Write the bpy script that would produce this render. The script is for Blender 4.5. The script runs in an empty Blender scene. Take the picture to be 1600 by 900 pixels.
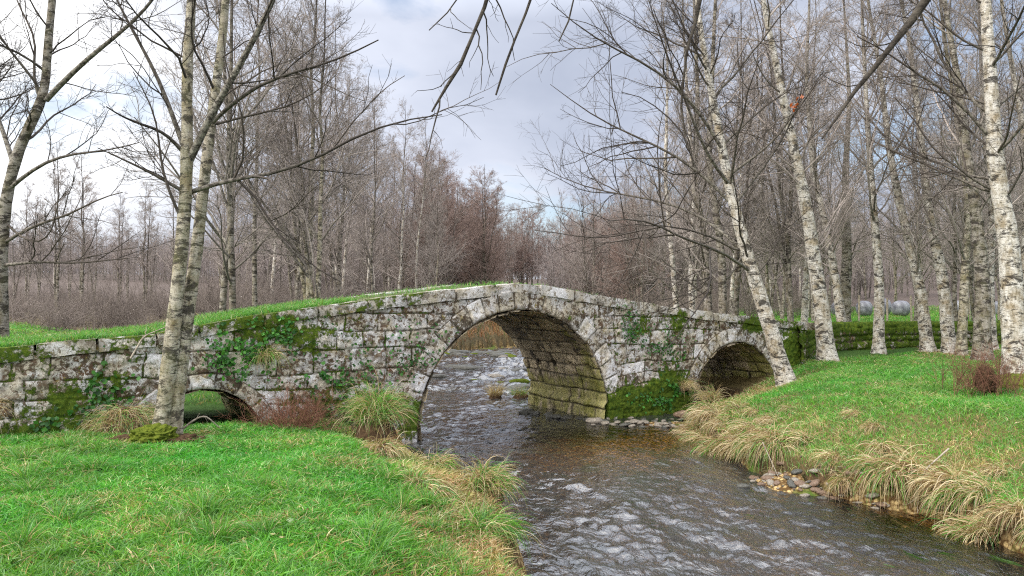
import bpy, math
import numpy as np
S = bpy.context.scene
C = S.collection
RNG = np.random.default_rng(7)
F = 1142.0          # focal length in photo pixels (1600 wide)
EYE = 2.6           # camera height over the water
U = np.array([.848, .530]); N_ = np.array([-.530, .848]); D0 = 14.7   # bridge axis, bridge back direction

# ------------------------------------------------------------------ helpers
def smooth(x):
    x = np.clip(x, 0, 1); return x*x*(3-2*x)
def gauss(x, y, cx, cy, rx, ry): return np.exp(-((x-cx)/rx)**2-((y-cy)/ry)**2)
def _h(ix, iy, iz, seed):
    n = (ix.astype(np.int64)*374761393 + iy.astype(np.int64)*668265263 + iz.astype(np.int64)*2147483647 + seed*974634777) & 0xffffffff
    n = ((n ^ (n >> 13))*1274126177) & 0xffffffff
    n = (n ^ (n >> 16)) & 0xffffffff
    return n/4294967295.0
def vn(x, y, z=0.0, seed=0):
    x, y, z = np.broadcast_arrays(np.asarray(x, float), np.asarray(y, float), np.asarray(z, float))
    ix, iy, iz = np.floor(x), np.floor(y), np.floor(z)
    fx, fy, fz = x-ix, y-iy, z-iz
    fx = fx*fx*(3-2*fx); fy = fy*fy*(3-2*fy); fz = fz*fz*(3-2*fz)
    r = 0
    for a in (0, 1):
        for b in (0, 1):
            for c in (0, 1):
                r = r + _h(ix+a, iy+b, iz+c, seed)*(fx if a else 1-fx)*(fy if b else 1-fy)*(fz if c else 1-fz)
    return r
def fbm(x, y, z=0.0, seed=0, o=4):
    r = 0; a = .5; t = 0
    for k in range(o):
        r = r + a*vn(x*2**k, y*2**k, np.asarray(z)*2**k, seed+k*17); t += a; a *= .55
    return r/t
def px(x, y, D):
    return np.array([(x-800)/F*D, D, EYE-(y-470)/F*D])
def mesh(name, V, Fs, mat=None, parent=None, col=None, smoothshade=True, mats=None):
    """V (n,3); Fs a list of (m,k) index arrays; linked as ONE object"""
    me = bpy.data.meshes.new(name)
    V = np.ascontiguousarray(V, dtype=np.float32)
    Fs = [np.asarray(f, dtype=np.int32) for f in Fs if len(f)]
    me.vertices.add(len(V)); me.vertices.foreach_set('co', V.ravel())
    nl = sum(f.size for f in Fs); npoly = sum(len(f) for f in Fs)
    me.loops.add(nl); me.loops.foreach_set('vertex_index', np.concatenate([f.ravel() for f in Fs]))
    me.polygons.add(npoly)
    tot = np.concatenate([np.full(len(f), f.shape[1], dtype=np.int32) for f in Fs])
    st = np.concatenate([[0], np.cumsum(tot)[:-1]]).astype(np.int32)
    me.polygons.foreach_set('loop_start', st)
    me.polygons.foreach_set('loop_total', tot)
    me.polygons.foreach_set('use_smooth', np.full(npoly, bool(smoothshade)))
    me.update(calc_edges=True)
    if col is not None:
        a = me.color_attributes.new('Col', 'FLOAT_COLOR', 'POINT')
        c = np.ones((len(V), 4), dtype=np.float32); c[:, :col.shape[1]] = col
        a.data.foreach_set('color', c.ravel())
    o = bpy.data.objects.new(name, me); C.objects.link(o)
    if mat: me.materials.append(mat)
    if parent: o.parent = parent
    return o
def tag(o, label=None, cat=None, group=None, kind=None):
    if label: o['label'] = label
    if cat: o['category'] = cat
    if group: o['group'] = group
    if kind: o['kind'] = kind
    return o
def empty(name, loc=(0, 0, 0), rz=0, label=None, cat=None, group=None):
    o = bpy.data.objects.new(name, None); C.objects.link(o)
    o.location = loc; o.rotation_euler = (0, 0, rz); o.empty_display_size = .2
    return tag(o, label, cat, group)
def dup(o, loc, rz=0, sc=1.0, label=None, group=None, rot=None, flip=False):
    c = o.copy(); C.objects.link(c); c.location = loc
    c.rotation_euler = rot if rot is not None else (0, 0, rz)
    c.scale = (sc, sc, sc) if np.isscalar(sc) else tuple(sc)
    if label: c['label'] = label
    if group: c['group'] = group
    for ch in list(o.children):
        d = ch.copy(); C.objects.link(d); d.parent = c
        for g in list(ch.children):
            e = g.copy(); C.objects.link(e); e.parent = d
    return c
def gridfaces(a, b, keep=None, off=0):
    i = np.arange(a*b).reshape(a, b)+off
    q = np.stack([i[:-1, :-1], i[1:, :-1], i[1:, 1:], i[:-1, 1:]], -1)
    if keep is not None: q = q[keep]
    return q.reshape(-1, 4)
def norm(v): return v/(np.linalg.norm(v, axis=-1, keepdims=True)+1e-9)

# ------------------------------------------------------------------ materials
def newmat(name):
    m = bpy.data.materials.new(name); m.use_nodes = True
    nt = m.node_tree; nt.nodes.clear()
    out = nt.nodes.new('ShaderNodeOutputMaterial')
    return m, nt, out
class NT:
    def __init__(s, nt): s.nt = nt
    def n(s, t, **k):
        x = s.nt.nodes.new(t)
        for a, b in k.items():
            if a.startswith('i_'): 
                key = a[2:].replace('_', ' ')
                x.inputs[key].default_value = b
            else: setattr(x, a, b)
        return x
    def l(s, a, b): s.nt.links.new(a, b)
    def noise(s, vec, scale, detail=5, rough=.6, dist=0):
        x = s.n('ShaderNodeTexNoise'); x.inputs['Scale'].default_value = scale; x.inputs['Detail'].default_value = detail
        x.inputs['Roughness'].default_value = rough; x.inputs['Distortion'].default_value = dist
        if vec is not None: s.l(vec, x.inputs['Vector'])
        return x.outputs['Fac']
    def ramp(s, fac, a, b, ca=(0, 0, 0, 1), cb=(1, 1, 1, 1)):
        x = s.n('ShaderNodeValToRGB'); e = x.color_ramp.elements
        e[0].position = a; e[1].position = b; e[0].color = ca; e[1].color = cb
        s.l(fac, x.inputs['Fac']); return x.outputs['Color']
    def mix(s, fac, a, b, blend='MIX'):
        x = s.n('ShaderNodeMix', data_type='RGBA', blend_type=blend)
        for sock, v in ((x.inputs[0], fac), (x.inputs[6], a), (x.inputs[7], b)):
            if isinstance(v, (int, float)): sock.default_value = v
            elif isinstance(v, tuple): sock.default_value = v if len(v) == 4 else (*v, 1)
            else: s.l(v, sock)
        return x.outputs[2]
    def math(s, op, a, b=None, c=None):
        x = s.n('ShaderNodeMath', operation=op)
        for k, v in enumerate((a, b, c)):
            if v is None: continue
            if isinstance(v, (int, float)): x.inputs[k].default_value = v
            else: s.l(v, x.inputs[k])
        return x.outputs[0]
    def scale(s, vec, sc):
        x = s.n('ShaderNodeMapping'); x.inputs['Scale'].default_value = sc; s.l(vec, x.inputs['Vector']); return x.outputs[0]
    def coord(s): return s.n('ShaderNodeTexCoord').outputs['Object']
    def bump(s, h, strength=.5, dist=.02):
        x = s.n('ShaderNodeBump'); x.inputs['Strength'].default_value = strength; x.inputs['Distance'].default_value = dist
        s.l(h, x.inputs['Height']); return x.outputs[0]
    def bsdf(s, col, rough=.9, normal=None, spec=.3):
        x = s.n('ShaderNodeBsdfPrincipled'); x.inputs['Roughness'].default_value = rough
        x.inputs['Specular IOR Level'].default_value = spec
        if isinstance(col, tuple): x.inputs['Base Color'].default_value = (*col, 1)
        else: s.l(col, x.inputs['Base Color'])
        if normal is not None: s.l(normal, x.inputs['Normal'])
        return x.outputs[0]
    def attr(s):
        a = s.n('ShaderNodeAttribute'); a.attribute_name = 'Col'
        p = s.n('ShaderNodeSeparateColor'); s.l(a.outputs['Color'], p.inputs[0])
        return a, p.outputs[0], p.outputs[1], p.outputs[2], a.outputs['Alpha']

def stone_mat(name, lichen=1.0, base=((.095, .08, .062), (.28, .24, .19)), mossamt=1.0):
    """weathered granite: R moss, G joint, B block tone, A rust"""
    m, nt, out = newmat(name); t = NT(nt)
    co = t.coord(); a, moss, joint, tone, rust = t.attr()
    big = t.noise(co, 2.2, 5, .6); mid = t.noise(co, 9, 6, .7); fine = t.noise(co, 45, 5, .75)
    c = t.mix(t.ramp(mid, .3, .7), base[0], base[1])
    c = t.mix(t.ramp(fine, .35, .65), c, t.mix(1.0, c, (.55, .5, .45), 'MULTIPLY'))
    tb = t.ramp(tone, 0, 1, (.55, .52, .5, 1), (1.35, 1.3, 1.25, 1))
    c = t.mix(1.0, c, tb, 'MULTIPLY')
    # rust brown and ochre crusts
    c = t.mix(t.math('MULTIPLY', t.ramp(t.noise(co, 7, 5, .7), .46, .56), rust), c, (.14, .055, .025))
    c = t.mix(t.math('MULTIPLY', t.ramp(t.noise(t.scale(co, (1, 1, 1.3)), 5.3, 5, .7, .5), .57, .63), .75*lichen), c, (.30, .24, .085))
    # pale crustose lichen, large blotches and round spots
    l1 = t.ramp(t.math('ADD', t.noise(co, 8.0, 8, .76, .5), t.math('MULTIPLY', t.math('SUBTRACT', tone, .5), .08)), .458, .50)
    v = t.n('ShaderNodeTexVoronoi', feature='F1'); v.inputs['Scale'].default_value = 15
    nz = t.n('ShaderNodeTexNoise'); nz.inputs['Scale'].default_value = 20; t.l(co, nz.inputs['Vector'])
    t.l(t.mix(.06, co, nz.outputs['Color']), v.inputs['Vector'])
    sp = t.n('ShaderNodeSeparateColor'); t.l(v.outputs['Color'], sp.inputs[0])
    spot = t.math('MULTIPLY', t.math('LESS_THAN', v.outputs['Distance'], t.math('MULTIPLY', sp.outputs[0], .62)), t.math('GREATER_THAN', sp.outputs[1], .25))
    br = t.ramp(big, .30, .44)
    lich = t.math('MULTIPLY', t.math('MAXIMUM', t.math('MULTIPLY', l1, br), t.math('MULTIPLY', spot, t.ramp(mid, .4, .5))), lichen)
    lich = t.math('MULTIPLY', lich, t.math('SUBTRACT', 1.0, t.math('MULTIPLY', joint, .95)))
    lc = t.mix(t.ramp(t.noise(co, 3.3, 3, .5), .4, .6), (.76, .76, .78), (.62, .57, .47))
    lc = t.mix(t.ramp(fine, .4, .6), t.mix(1.0, lc, (.62, .6, .58), 'MULTIPLY'), lc)
    lc = t.mix(1.0, lc, t.ramp(tone, 0, 1, (.78, .76, .74, 1), (1.08, 1.08, 1.1, 1)), 'MULTIPLY')
    c = t.mix(lich, c, lc)
    # joints
    c = t.mix(t.math('MULTIPLY', joint, .8), c, (.04, .034, .025))
    # moss
    mf = t.math('ADD', moss, t.math('MULTIPLY', t.math('SUBTRACT', t.noise(co, 6, 7, .75), .5), 1.7))
    mf = t.math('MULTIPLY', t.ramp(mf, .45, .56), mossamt)
    mc = t.mix(t.ramp(t.noise(co, 11, 5, .7), .35, .65), (.045, .095, .012), (.15, .2, .022))
    mc = t.mix(t.ramp(t.noise(co, 60, 3, .7), .35, .65), t.mix(1.0, mc, (.4, .45, .4), 'MULTIPLY'), mc)
    c = t.mix(mf, c, mc)
    hgt_ = t.math('ADD', t.math('ADD', t.math('MULTIPLY', mid, .6), t.math('MULTIPLY', fine, .5)), t.math('MULTIPLY', mf, .5))
    t.l(t.bsdf(c, .95, t.bump(hgt_, .8, .03), .15), out.inputs[0]); return m

def soffit_mat():
    m, nt, out = newmat('damp_vault_stone'); t = NT(nt)
    co = t.coord(); a, moss, joint, tone, rust = t.attr()
    st = t.scale(co, (1, 1, .5))
    c = t.mix(t.ramp(t.noise(co, 6, 6, .7), .35, .65), (.34, .28, .20), (.62, .52, .38))
    c = t.mix(1.0, c, t.ramp(tone, 0, 1, (.5, .5, .5, 1), (1.3, 1.3, 1.25, 1)), 'MULTIPLY')
    c = t.mix(t.ramp(t.noise(t.scale(co, (1, 1, .3)), 3.2, 7, .75), .50, .60), c, (.06, .05, .04))
    mm = t.math('ADD', moss, t.math('MULTIPLY', t.math('SUBTRACT', t.noise(st, 4, 6, .7), .5), 1.6))
    c = t.mix(t.math('MULTIPLY', t.ramp(mm, .42, .6), .65), c, t.mix(t.ramp(t.noise(co, 15, 4, .7), .4, .6), (.16, .18, .03), (.38, .36, .08)))
    c = t.mix(t.math('MULTIPLY', joint, .9), c, (.012, .01, .008))
    t.l(t.bsdf(c, .75, t.bump(t.noise(co, 25, 6, .75), .6, .02), .3), out.inputs[0]); return m

def bark_mat(name, white, beige, dark, darkamt=.5, mossy=.0):
    m, nt, out = newmat(name); t = NT(nt)
    co = t.coord(); a, thick, hh, rnd, _ = t.attr()
    sq = t.scale(co, (1, 1, 5.5)); 
    c = t.mix(t.ramp(t.noise(co, 3.5, 4, .6), .46, .66), white, beige)
    c = t.mix(t.ramp(t.noise(t.scale(co, (1, 1, .35)), 14, 4, .7), .45, .62), c, t.mix(1.0, c, (.6, .57, .5), 'MULTIPLY'))
    len_ = t.ramp(t.noise(sq, 9, 5, .72, .3), .55, .61)         # horizontal lenticels
    pat = t.ramp(t.noise(t.scale(co, (1, 1, 2.2)), 3.2, 6, .75, .6), .60-.12*darkamt, .655-.12*darkamt)
    c = t.mix(t.math('MULTIPLY', len_, .85), c, dark)
    c = t.mix(t.math('MULTIPLY', pat, .9), c, dark)
    if mossy > 0:
        c = t.mix(t.math('MULTIPLY', t.ramp(t.noise(co, 5, 5, .7), .45, .6), mossy), c, (.13, .14, .04))
    # dark young wood where the stem is thin
    thinc = t.mix(t.ramp(t.noise(co, 12, 4, .7), .35, .7), (.028, .023, .02), (.11, .095, .08))
    c = t.mix(t.ramp(thick, .25, .6), thinc, c)
    # mossy foot
    ft = t.math('ADD', hh, t.math('MULTIPLY', t.math('SUBTRACT', t.noise(co, 9, 4, .7), .5), .8))
    c = t.mix(t.ramp(ft, .62, .8), c, (.085, .10, .02))
    bh = t.math('SUBTRACT', t.noise(sq, 14, 5, .8), t.math('MULTIPLY', pat, .5))
    t.l(t.bsdf(c, .85, t.bump(bh, .7, .02), .2), out.inputs[0]); return m

def twig_mat(name, c1, c2):
    m, nt, out = newmat(name); t = NT(nt)
    oi = t.n('ShaderNodeObjectInfo'); a, thick, _, rnd, _ = t.attr()
    c = t.mix(rnd, c1, c2)
    c = t.mix(t.math('MULTIPLY', oi.outputs['Random'], .5), c, t.mix(1.0, c, (.75, .8, .8), 'MULTIPLY'))
    co = t.coord(); n1 = t.noise(co, 16, 5, .75)
    c = t.mix(t.ramp(thick, .16, .42), c, t.mix(t.ramp(n1, .42, .6), (.045, .038, .032), (.30, .275, .235)))
    t.l(t.bsdf(c, .8, t.bump(n1, .6, .01), .2), out.inputs[0]); return m

def blade_mat(name, sat=1.0, spec=.45):
    m, nt, out = newmat(name); t = NT(nt)
    a = t.n('ShaderNodeAttribute'); a.attribute_name = 'Col'
    b = t.bsdf(a.outputs['Color'], .42, None, spec)
    tr = t.n('ShaderNodeBsdfTranslucent'); t.l(t.mix(1.0, a.outputs['Color'], (1.15, 1.2, .6), 'MULTIPLY'), tr.inputs[0])
    mx = t.n('ShaderNodeMixShader'); mx.inputs[0].default_value = .35
    t.l(b, mx.inputs[1]); t.l(tr.outputs[0], mx.inputs[2]); t.l(mx.outputs[0], out.inputs[0]); return m

def ground_mat():
    m, nt, out = newmat('ground_soil_and_bed'); t = NT(nt)
    co = t.coord(); a = t.n('ShaderNodeAttribute'); a.attribute_name = 'Col'
    c = t.mix(t.ramp(t.noise(co, 7, 7, .75), .3, .7), t.mix(1.0, a.outputs['Color'], (.5, .5, .45), 'MULTIPLY'), t.mix(1.0, a.outputs['Color'], (1.35, 1.3, 1.3), 'MULTIPLY'))
    v = t.n('ShaderNodeTexVoronoi', feature='F1'); v.inputs['Scale'].default_value = 17; t.l(co, v.inputs['Vector'])
    sp = t.n('ShaderNodeSeparateColor'); t.l(v.outputs['Color'], sp.inputs[0])
    pc = t.mix(sp.outputs[0], (.24, .165, .075), (.60, .44, .21))
    pc = t.mix(t.ramp(v.outputs['Distance'], .25, .6), pc, (.10, .055, .02))
    pc = t.mix(t.ramp(t.noise(co, 1.3, 5, .7), .5, .62), pc, (.07, .11, .02))
    c = t.mix(a.outputs['Alpha'], c, pc)
    hh = t.math('ADD', t.noise(co, 20, 6, .7), t.math('MULTIPLY', t.math('SUBTRACT', 1.0, v.outputs['Distance']), a.outputs['Alpha']))
    t.l(t.bsdf(c, .95, t.bump(hh, .7, .04), .15), out.inputs[0]); return m

def water_mat():
    m, nt, out = newmat('river_water'); t = NT(nt)
    co = t.coord(); a, foam_glint, calm, _, _ = t.attr()
    rot = t.n('ShaderNodeMapping'); rot.inputs['Rotation'].default_value = (0, 0, math.radians(-18)); rot.inputs['Scale'].default_value = (1, .55, 1); t.l(co, rot.inputs['Vector'])
    h = t.math('ADD', t.noise(rot.outputs[0], 5, 4, .55, .9), t.math('MULTIPLY', t.noise(rot.outputs[0], 17, 2, .5, .3), .18))
    nb = t.bump(h, .8, .044)
    fr = t.n('ShaderNodeFresnel'); t.l(t.math('SUBTRACT', 2.7, t.math('MULTIPLY', t.math('MINIMUM', calm, 1.0), 1.36)), fr.inputs['IOR']); t.l(nb, fr.inputs['Normal'])
    tr = t.n('ShaderNodeBsdfTransparent'); tr.inputs[0].default_value = (.84, .68, .42, 1)
    gl = t.n('ShaderNodeBsdfGlossy'); gl.inputs['Roughness'].default_value = .07; gl.inputs['Color'].default_value = (1, 1, 1, 1); t.l(nb, gl.inputs['Normal'])
    mx = t.n('ShaderNodeMixShader'); t.l(fr.outputs[0], mx.inputs[0]); t.l(tr.outputs[0], mx.inputs[1]); t.l(gl.outputs[0], mx.inputs[2])
    ff = t.math('ADD', foam_glint, t.math('MULTIPLY', t.math('SUBTRACT', t.noise(rot.outputs[0], 9, 7, .8, .8), .5), 1.9))
    ff = t.ramp(ff, .55, .75)
    mx2 = t.n('ShaderNodeMixShader'); t.l(t.math('MAXIMUM', t.math('MULTIPLY', ff, .75), t.math('MULTIPLY', t.math('SUBTRACT', 1.0, t.math('MINIMUM', calm, 1.0)), .03)), mx2.inputs[0]); t.l(mx.outputs[0], mx2.inputs[1])
    t.l(t.bsdf((.72, .75, .78), .6, nb, .4), mx2.inputs[2])
    t.l(mx2.outputs[0], out.inputs[0]); return m

def plain_mat(name, c1, c2, sc=8, rough=.85, bump=.5, spec=.2):
    m, nt, out = newmat(name); t = NT(nt); co = t.coord()
    n1 = t.noise(co, sc, 6, .7)
    c = t.mix(t.ramp(n1, .35, .65), c1, c2)
    t.l(t.bsdf(c, rough, t.bump(n1, bump, .03), spec), out.inputs[0]); return m

M = dict(
    stone=stone_mat('lichened_granite'),
    ring=stone_mat('pale_arch_granite', 1.0, ((.10, .085, .065), (.30, .265, .21))),
    coping=stone_mat('coping_granite', 1.0, ((.16, .15, .13), (.38, .36, .32))),
    wall=stone_mat('mossy_wall_stone', .55),
    soffit=soffit_mat(),
    birch=bark_mat('white_birch_bark', (.62, .59, .55), (.36, .30, .22), (.03, .025, .022), .6),
    birch_tan=bark_mat('tan_lichen_birch_bark', (.46, .42, .35), (.32, .27, .18), (.04, .034, .03), .75, .3),
    birch_dark=bark_mat('grey_dark_birch_bark', (.34, .31, .28), (.19, .16, .12), (.025, .02, .018), .8, .2),
    alder=bark_mat('dark_alder_bark', (.12, .11, .09), (.09, .08, .06), (.02, .018, .015), .5, .45),
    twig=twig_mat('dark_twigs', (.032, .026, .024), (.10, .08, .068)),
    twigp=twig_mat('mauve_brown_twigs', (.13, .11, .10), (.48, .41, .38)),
    twigw=twig_mat('warm_brown_twigs', (.13, .09, .08), (.44, .32, .28)),
    twigr=twig_mat('russet_brush_stems', (.11, .09, .082), (.36, .295, .265)),
    bramble=twig_mat('bramble_stems', (.09, .035, .025), (.30, .15, .10)),
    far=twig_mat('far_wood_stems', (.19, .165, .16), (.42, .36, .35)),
    blade=blade_mat('grass_blades'), ground=ground_mat(), water=water_mat(),
    leaf=blade_mat('ivy_leaves', spec=.4),
    rock=plain_mat('river_stone', (.10, .085, .07), (.34, .30, .25), 5, .5, .5, .4),
    rockd=plain_mat('wet_dark_stone', (.03, .028, .024), (.10, .10, .085), 6, .4, .5, .5),
    rockr=plain_mat('rusty_river_stone', (.09, .055, .037), (.22, .15, .105), 5, .5, .5, .4),
    wood=plain_mat('bleached_dead_wood', (.16, .13, .10), (.48, .42, .35), 12, .8),
    moss=plain_mat('cushion_moss', (.05, .08, .01), (.17, .20, .03), 30, .95, 1.0, .05),
    dirt=plain_mat('root_mat_soil', (.03, .02, .013), (.12, .075, .045), 12, .95, 1.0, .05),
    wrap=plain_mat('grey_bale_wrap', (.09, .09, .12), (.34, .35, .40), 2.5, .35, .5, .5),
    path=plain_mat('pale_sandy_path', (.34, .28, .2), (.5, .42, .32), 6),
    deck=plain_mat('deck_turf_soil', (.035, .05, .015), (.10, .12, .04), 8),
)

# ------------------------------------------------------------------ terrain
RIV = np.array([(4, -8), (2.2, -2), (1.0, 2), (.35, 5), (0, 6.9), (-.05, 7.8), (-.1, 8.6), (-.5, 9.3), (-1.0, 10.2), (-1.5, 11.0), (-1.8, 12.2),
    (-1.95, 13.3), (-3.0, 15.2), (-3.8, 17), (-4.1, 20), (-4.3, 24), (-4.0, 28), (-3.4, 32), (-1.5, 35), (1, 37.5), (2, 42), (1, 55), (-1, 80),
    (4, 80), (6, 60), (7, 45), (6.5, 36), (6.3, 30), (5.6, 24.5), (4.9, 22), (5.0, 20), (5.7, 18.3), (5.0, 17.1), (4.3, 16.3), (3.95, 15.4), (3.55, 14.3), (3.5, 13.2),
    (3.65, 12.0), (3.7, 10.8), (4.35, 9.75), (5.1, 9.0), (5.3, 7.6), (5.6, 5.5), (6.6, 2), (8, -3), (9.5, -8)], float)
def sdist(P, poly, closed=True):
    """unsigned distance to a polyline and (closed) inside flag"""
    x, y = P[:, 0], P[:, 1]; best = np.full(len(P), 1e9); ins = np.zeros(len(P), bool)
    n = len(poly)
    for i in range(n if closed else n-1):
        a, b = poly[i], poly[(i+1) % n]
        d = b-a; L = d@d
        t = np.clip(((x-a[0])*d[0]+(y-a[1])*d[1])/L, 0, 1)
        best = np.minimum(best, (x-a[0]-t*d[0])**2+(y-a[1]-t*d[1])**2)
        if closed:
            c = ((a[1] > y) != (b[1] > y)) & (x < (b[0]-a[0])*(y-a[1])/(b[1]-a[1]+1e-12)+a[0])
            ins ^= c
    return np.sqrt(best), ins
WALL = np.array([(7.3, 19.3), (8.7, 21.7), (10.6, 23.8), (15, 25.2), (21, 27.5), (30, 33)], float)
BEHIND = np.array([(7.3, 19.3), (8.7, 21.7), (10.6, 23.8), (15, 25.2), (21, 27.5), (30, 33), (400, 200), (400, 700), (-5, 700), (2, 45), (7.4, 36), (7.2, 30), (6.5, 25), (5.9, 22.4)], float)
def hgt(x, y):
    x = np.atleast_1d(np.asarray(x, float)); y = np.atleast_1d(np.asarray(y, float))
    P = np.stack([x, y], 1)
    jx = (fbm(x*1.3, y*1.3, 0, 5, 3)-.5)*.5; jy = (fbm(x*1.3, y*1.3, 3, 9, 3)-.5)*.5
    d, ins = sdist(P+np.stack([jx, jy], 1), RIV)
    w = (x*N_[0]+(y-D0)*N_[1]); s = x*U[0]+(y-D0)*U[1]
    left = x < (1.5 + .0*y)
    right_side = (~left) | ((y > 20) & (x > 1))
    D = y
    Bl = np.clip(1.02-.048*(np.maximum(D, 3)-3), .52, 1.1)
    # behind the bridge on the left the ground climbs away from the dry channel of the small arch
    dc = np.abs((x+6.5)*U[0]+(y-14.1)*U[1]); 
    bl = .45+1.2*smooth((dc-.7)/2.6)*smooth((w-2.5)/2)+.85*smooth((w-5.5)/5)*(1-smooth((dc-.7)/2.6))
    Bl = np.where(w > 1.5, bl, Bl)
    Br = 1.0-.02*np.clip(y-8, 0, 30)*0
    db, inb = sdist(P, BEHIND); sdb = np.where(inb, db, -db)
    Br = Br+.58*smooth((sdb+.05)/.5)
    prof_l = .5*smooth(d/.22)+.5*smooth(d/1.9)
    prof_r = .34*smooth(d/.18)+.66*smooth(d/2.7)
    hl, hr = Bl*prof_l, Br*prof_r
    h = np.where(right_side, hr, hl)
    hill = 6.0*smooth((np.hypot(x, y)-45)/120)*np.where(x > 0, .95, 1)
    h = h+hill*smooth(d/6)
    h = h+(fbm(x*.9, y*.9, 0, 21, 4)-.5)*.16*smooth(d/.6)+(fbm(x*5, y*5, 0, 31, 3)-.5)*.05
    # river bed, bars and the upstream rapids
    bed = -.12-.24*smooth(d/1.3)+(fbm(x*2.5, y*2.5, 0, 41, 4)-.5)*.12
    bed = bed+.14*gauss(x, y, 2.4, 14.2, 1.9, 1.0)+.12*gauss(x, y, 4.9, 8.3, .9, 1.5)+.34*gauss(x, y, 4.15, 10.35, .75, .55)+.3*gauss(x, y, 2.9, 15.6, .8, .5)+.36*gauss(x, y, .2, 20.2, 1.3, .55)
    bed = bed+.30*smooth((y-21)/9)+.16*smooth((y-22)/4)
    return np.where(ins, bed, h)
def hz(x, y): return float(hgt([x], [y])[0])

def axis(lo, hi, fine_lo, fine_hi, st, grow):
    c = list(np.arange(fine_lo, fine_hi, st)); v = fine_hi; s_ = st
    while v < hi: c.append(v); s_ *= grow; v += s_
    c.append(hi); v = fine_lo; s_ = st; pre = []
    while v > lo: s_ *= grow; v -= s_; pre.append(max(v, lo))
    return np.array(pre[::-1]+c)
ax = axis(-700, 700, -9, 13, .085, 1.06); ay = axis(-40, 900, 3.2, 31, .085, 1.05)
GX, GY = np.meshgrid(ax, ay, indexing='ij'); gx, gy = GX.ravel(), GY.ravel()
gz = hgt(gx, gy)
dd, ins = sdist(np.stack([gx, gy], 1), RIV)
dist = np.hypot(gx, gy)
pn = fbm(gx*.8, gy*.8, 0, 55, 4)
cg = np.array([.045, .10, .02]); cd = np.array([.17, .13, .06]); csoil = np.array([.06, .042, .024]); cfar = np.array([.13, .107, .10]); cfield = np.array([.14, .24, .05])
kd = (smooth((1.9-dd)/1.4)*.9*(gx < 1.5)+smooth((3.2-dd)/1.8)*.9*(gx >= 1.5))[:, None]
col = cg*(1-kd)+cd*kd
ks = (smooth((.35-dd)/.3))[:, None]; col = col*(1-ks)+csoil*ks
kf = (smooth((gx-6)/3)*smooth((gy-25)/4))[:, None]; col = col*(1-kf)+cfield*kf
kb = (smooth((dist-48-10*pn)/16))[:, None]; col = col*(1-kb)+cfar*kb
kl = (smooth((-gx+1)/3)*smooth((gy-22)/4)*(1-kb[:, 0]))[:, None]; col = col*(1-kl)+np.array([.12, .10, .06])*kl
alpha = np.where(ins, 1.0, smooth((.03-dd)/.03))[:, None]
g = mesh('ground', np.stack([gx, gy, gz], 1), [gridfaces(len(ax), len(ay))], M['ground'], col=np.concatenate([col, alpha], 1))
tag(g, kind='structure')

# ------------------------------------------------------------------ water
wx = np.arange(-7.5, 10.5, .045); wy = []
v = 3.0
while v < 50: wy.append(v); v += .022*(1+max(0, v-4)/9)
wy = np.array([-8, -4, 0, 1.5]+wy+[55, 65, 80.])
WX, WY = np.meshgrid(wx, wy, indexing='ij'); x, y = WX.ravel(), WY.ravel()
fa = math.radians(17); fu = x*math.sin(fa)-y*math.cos(fa); fv = x*math.cos(fa)+y*math.sin(fa)
wob = fbm(x*.7, y*.7, 0, 3, 3)*2.2
A = .35+.65*smooth((fbm(x*.55, y*.35, 0, 91, 3)-.38)/.25)
calm = 1.15*gauss(x, y, 2.2, 14.0, 2.4, 2.0)+gauss(x, y, 4.7, 8.5, 1.3, 1.9)
A = A*(1-.7*np.clip(calm, 0, 1))
rap = smooth((y-20.3)/1.2)
A = A*(1+1.6*rap)
z = A*(.115*(fbm(fu*1.5+wob, fv*2.6, 0, 61, 3)-.5)+.075*(fbm(fu*4.2+wob, fv*6.5, 1, 62, 3)-.5)+.020*(fbm(fu*12, fv*15, 2, 63, 2)-.5))
z = z+.30*smooth((y-20.8)/8)+rap*.10*(fbm(x*1.1+wob, y*1.6, 4, 66, 3)-.5)
foam_glint = -.02+.34*rap*smooth((37-y)/4)+.28*gauss(x, y, -2.6, 21.4, 2.2, .7)+.20*gauss(x, y, 2.6, 15.3, 1.5, .5)+.12*gauss(x, y, .8, 11.6, 1.6, 1.2)+.12*gauss(x, y, -1.2, 18.7, 2, .5)  # foam in the rapids, plus small pale glints painted on the near water
w_ = mesh('water', np.stack([x, y, z], 1), [gridfaces(len(wx), len(wy))], M['water'], col=np.stack([foam_glint, calm, x*0], 1))
tag(w_, kind='structure')

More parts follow.
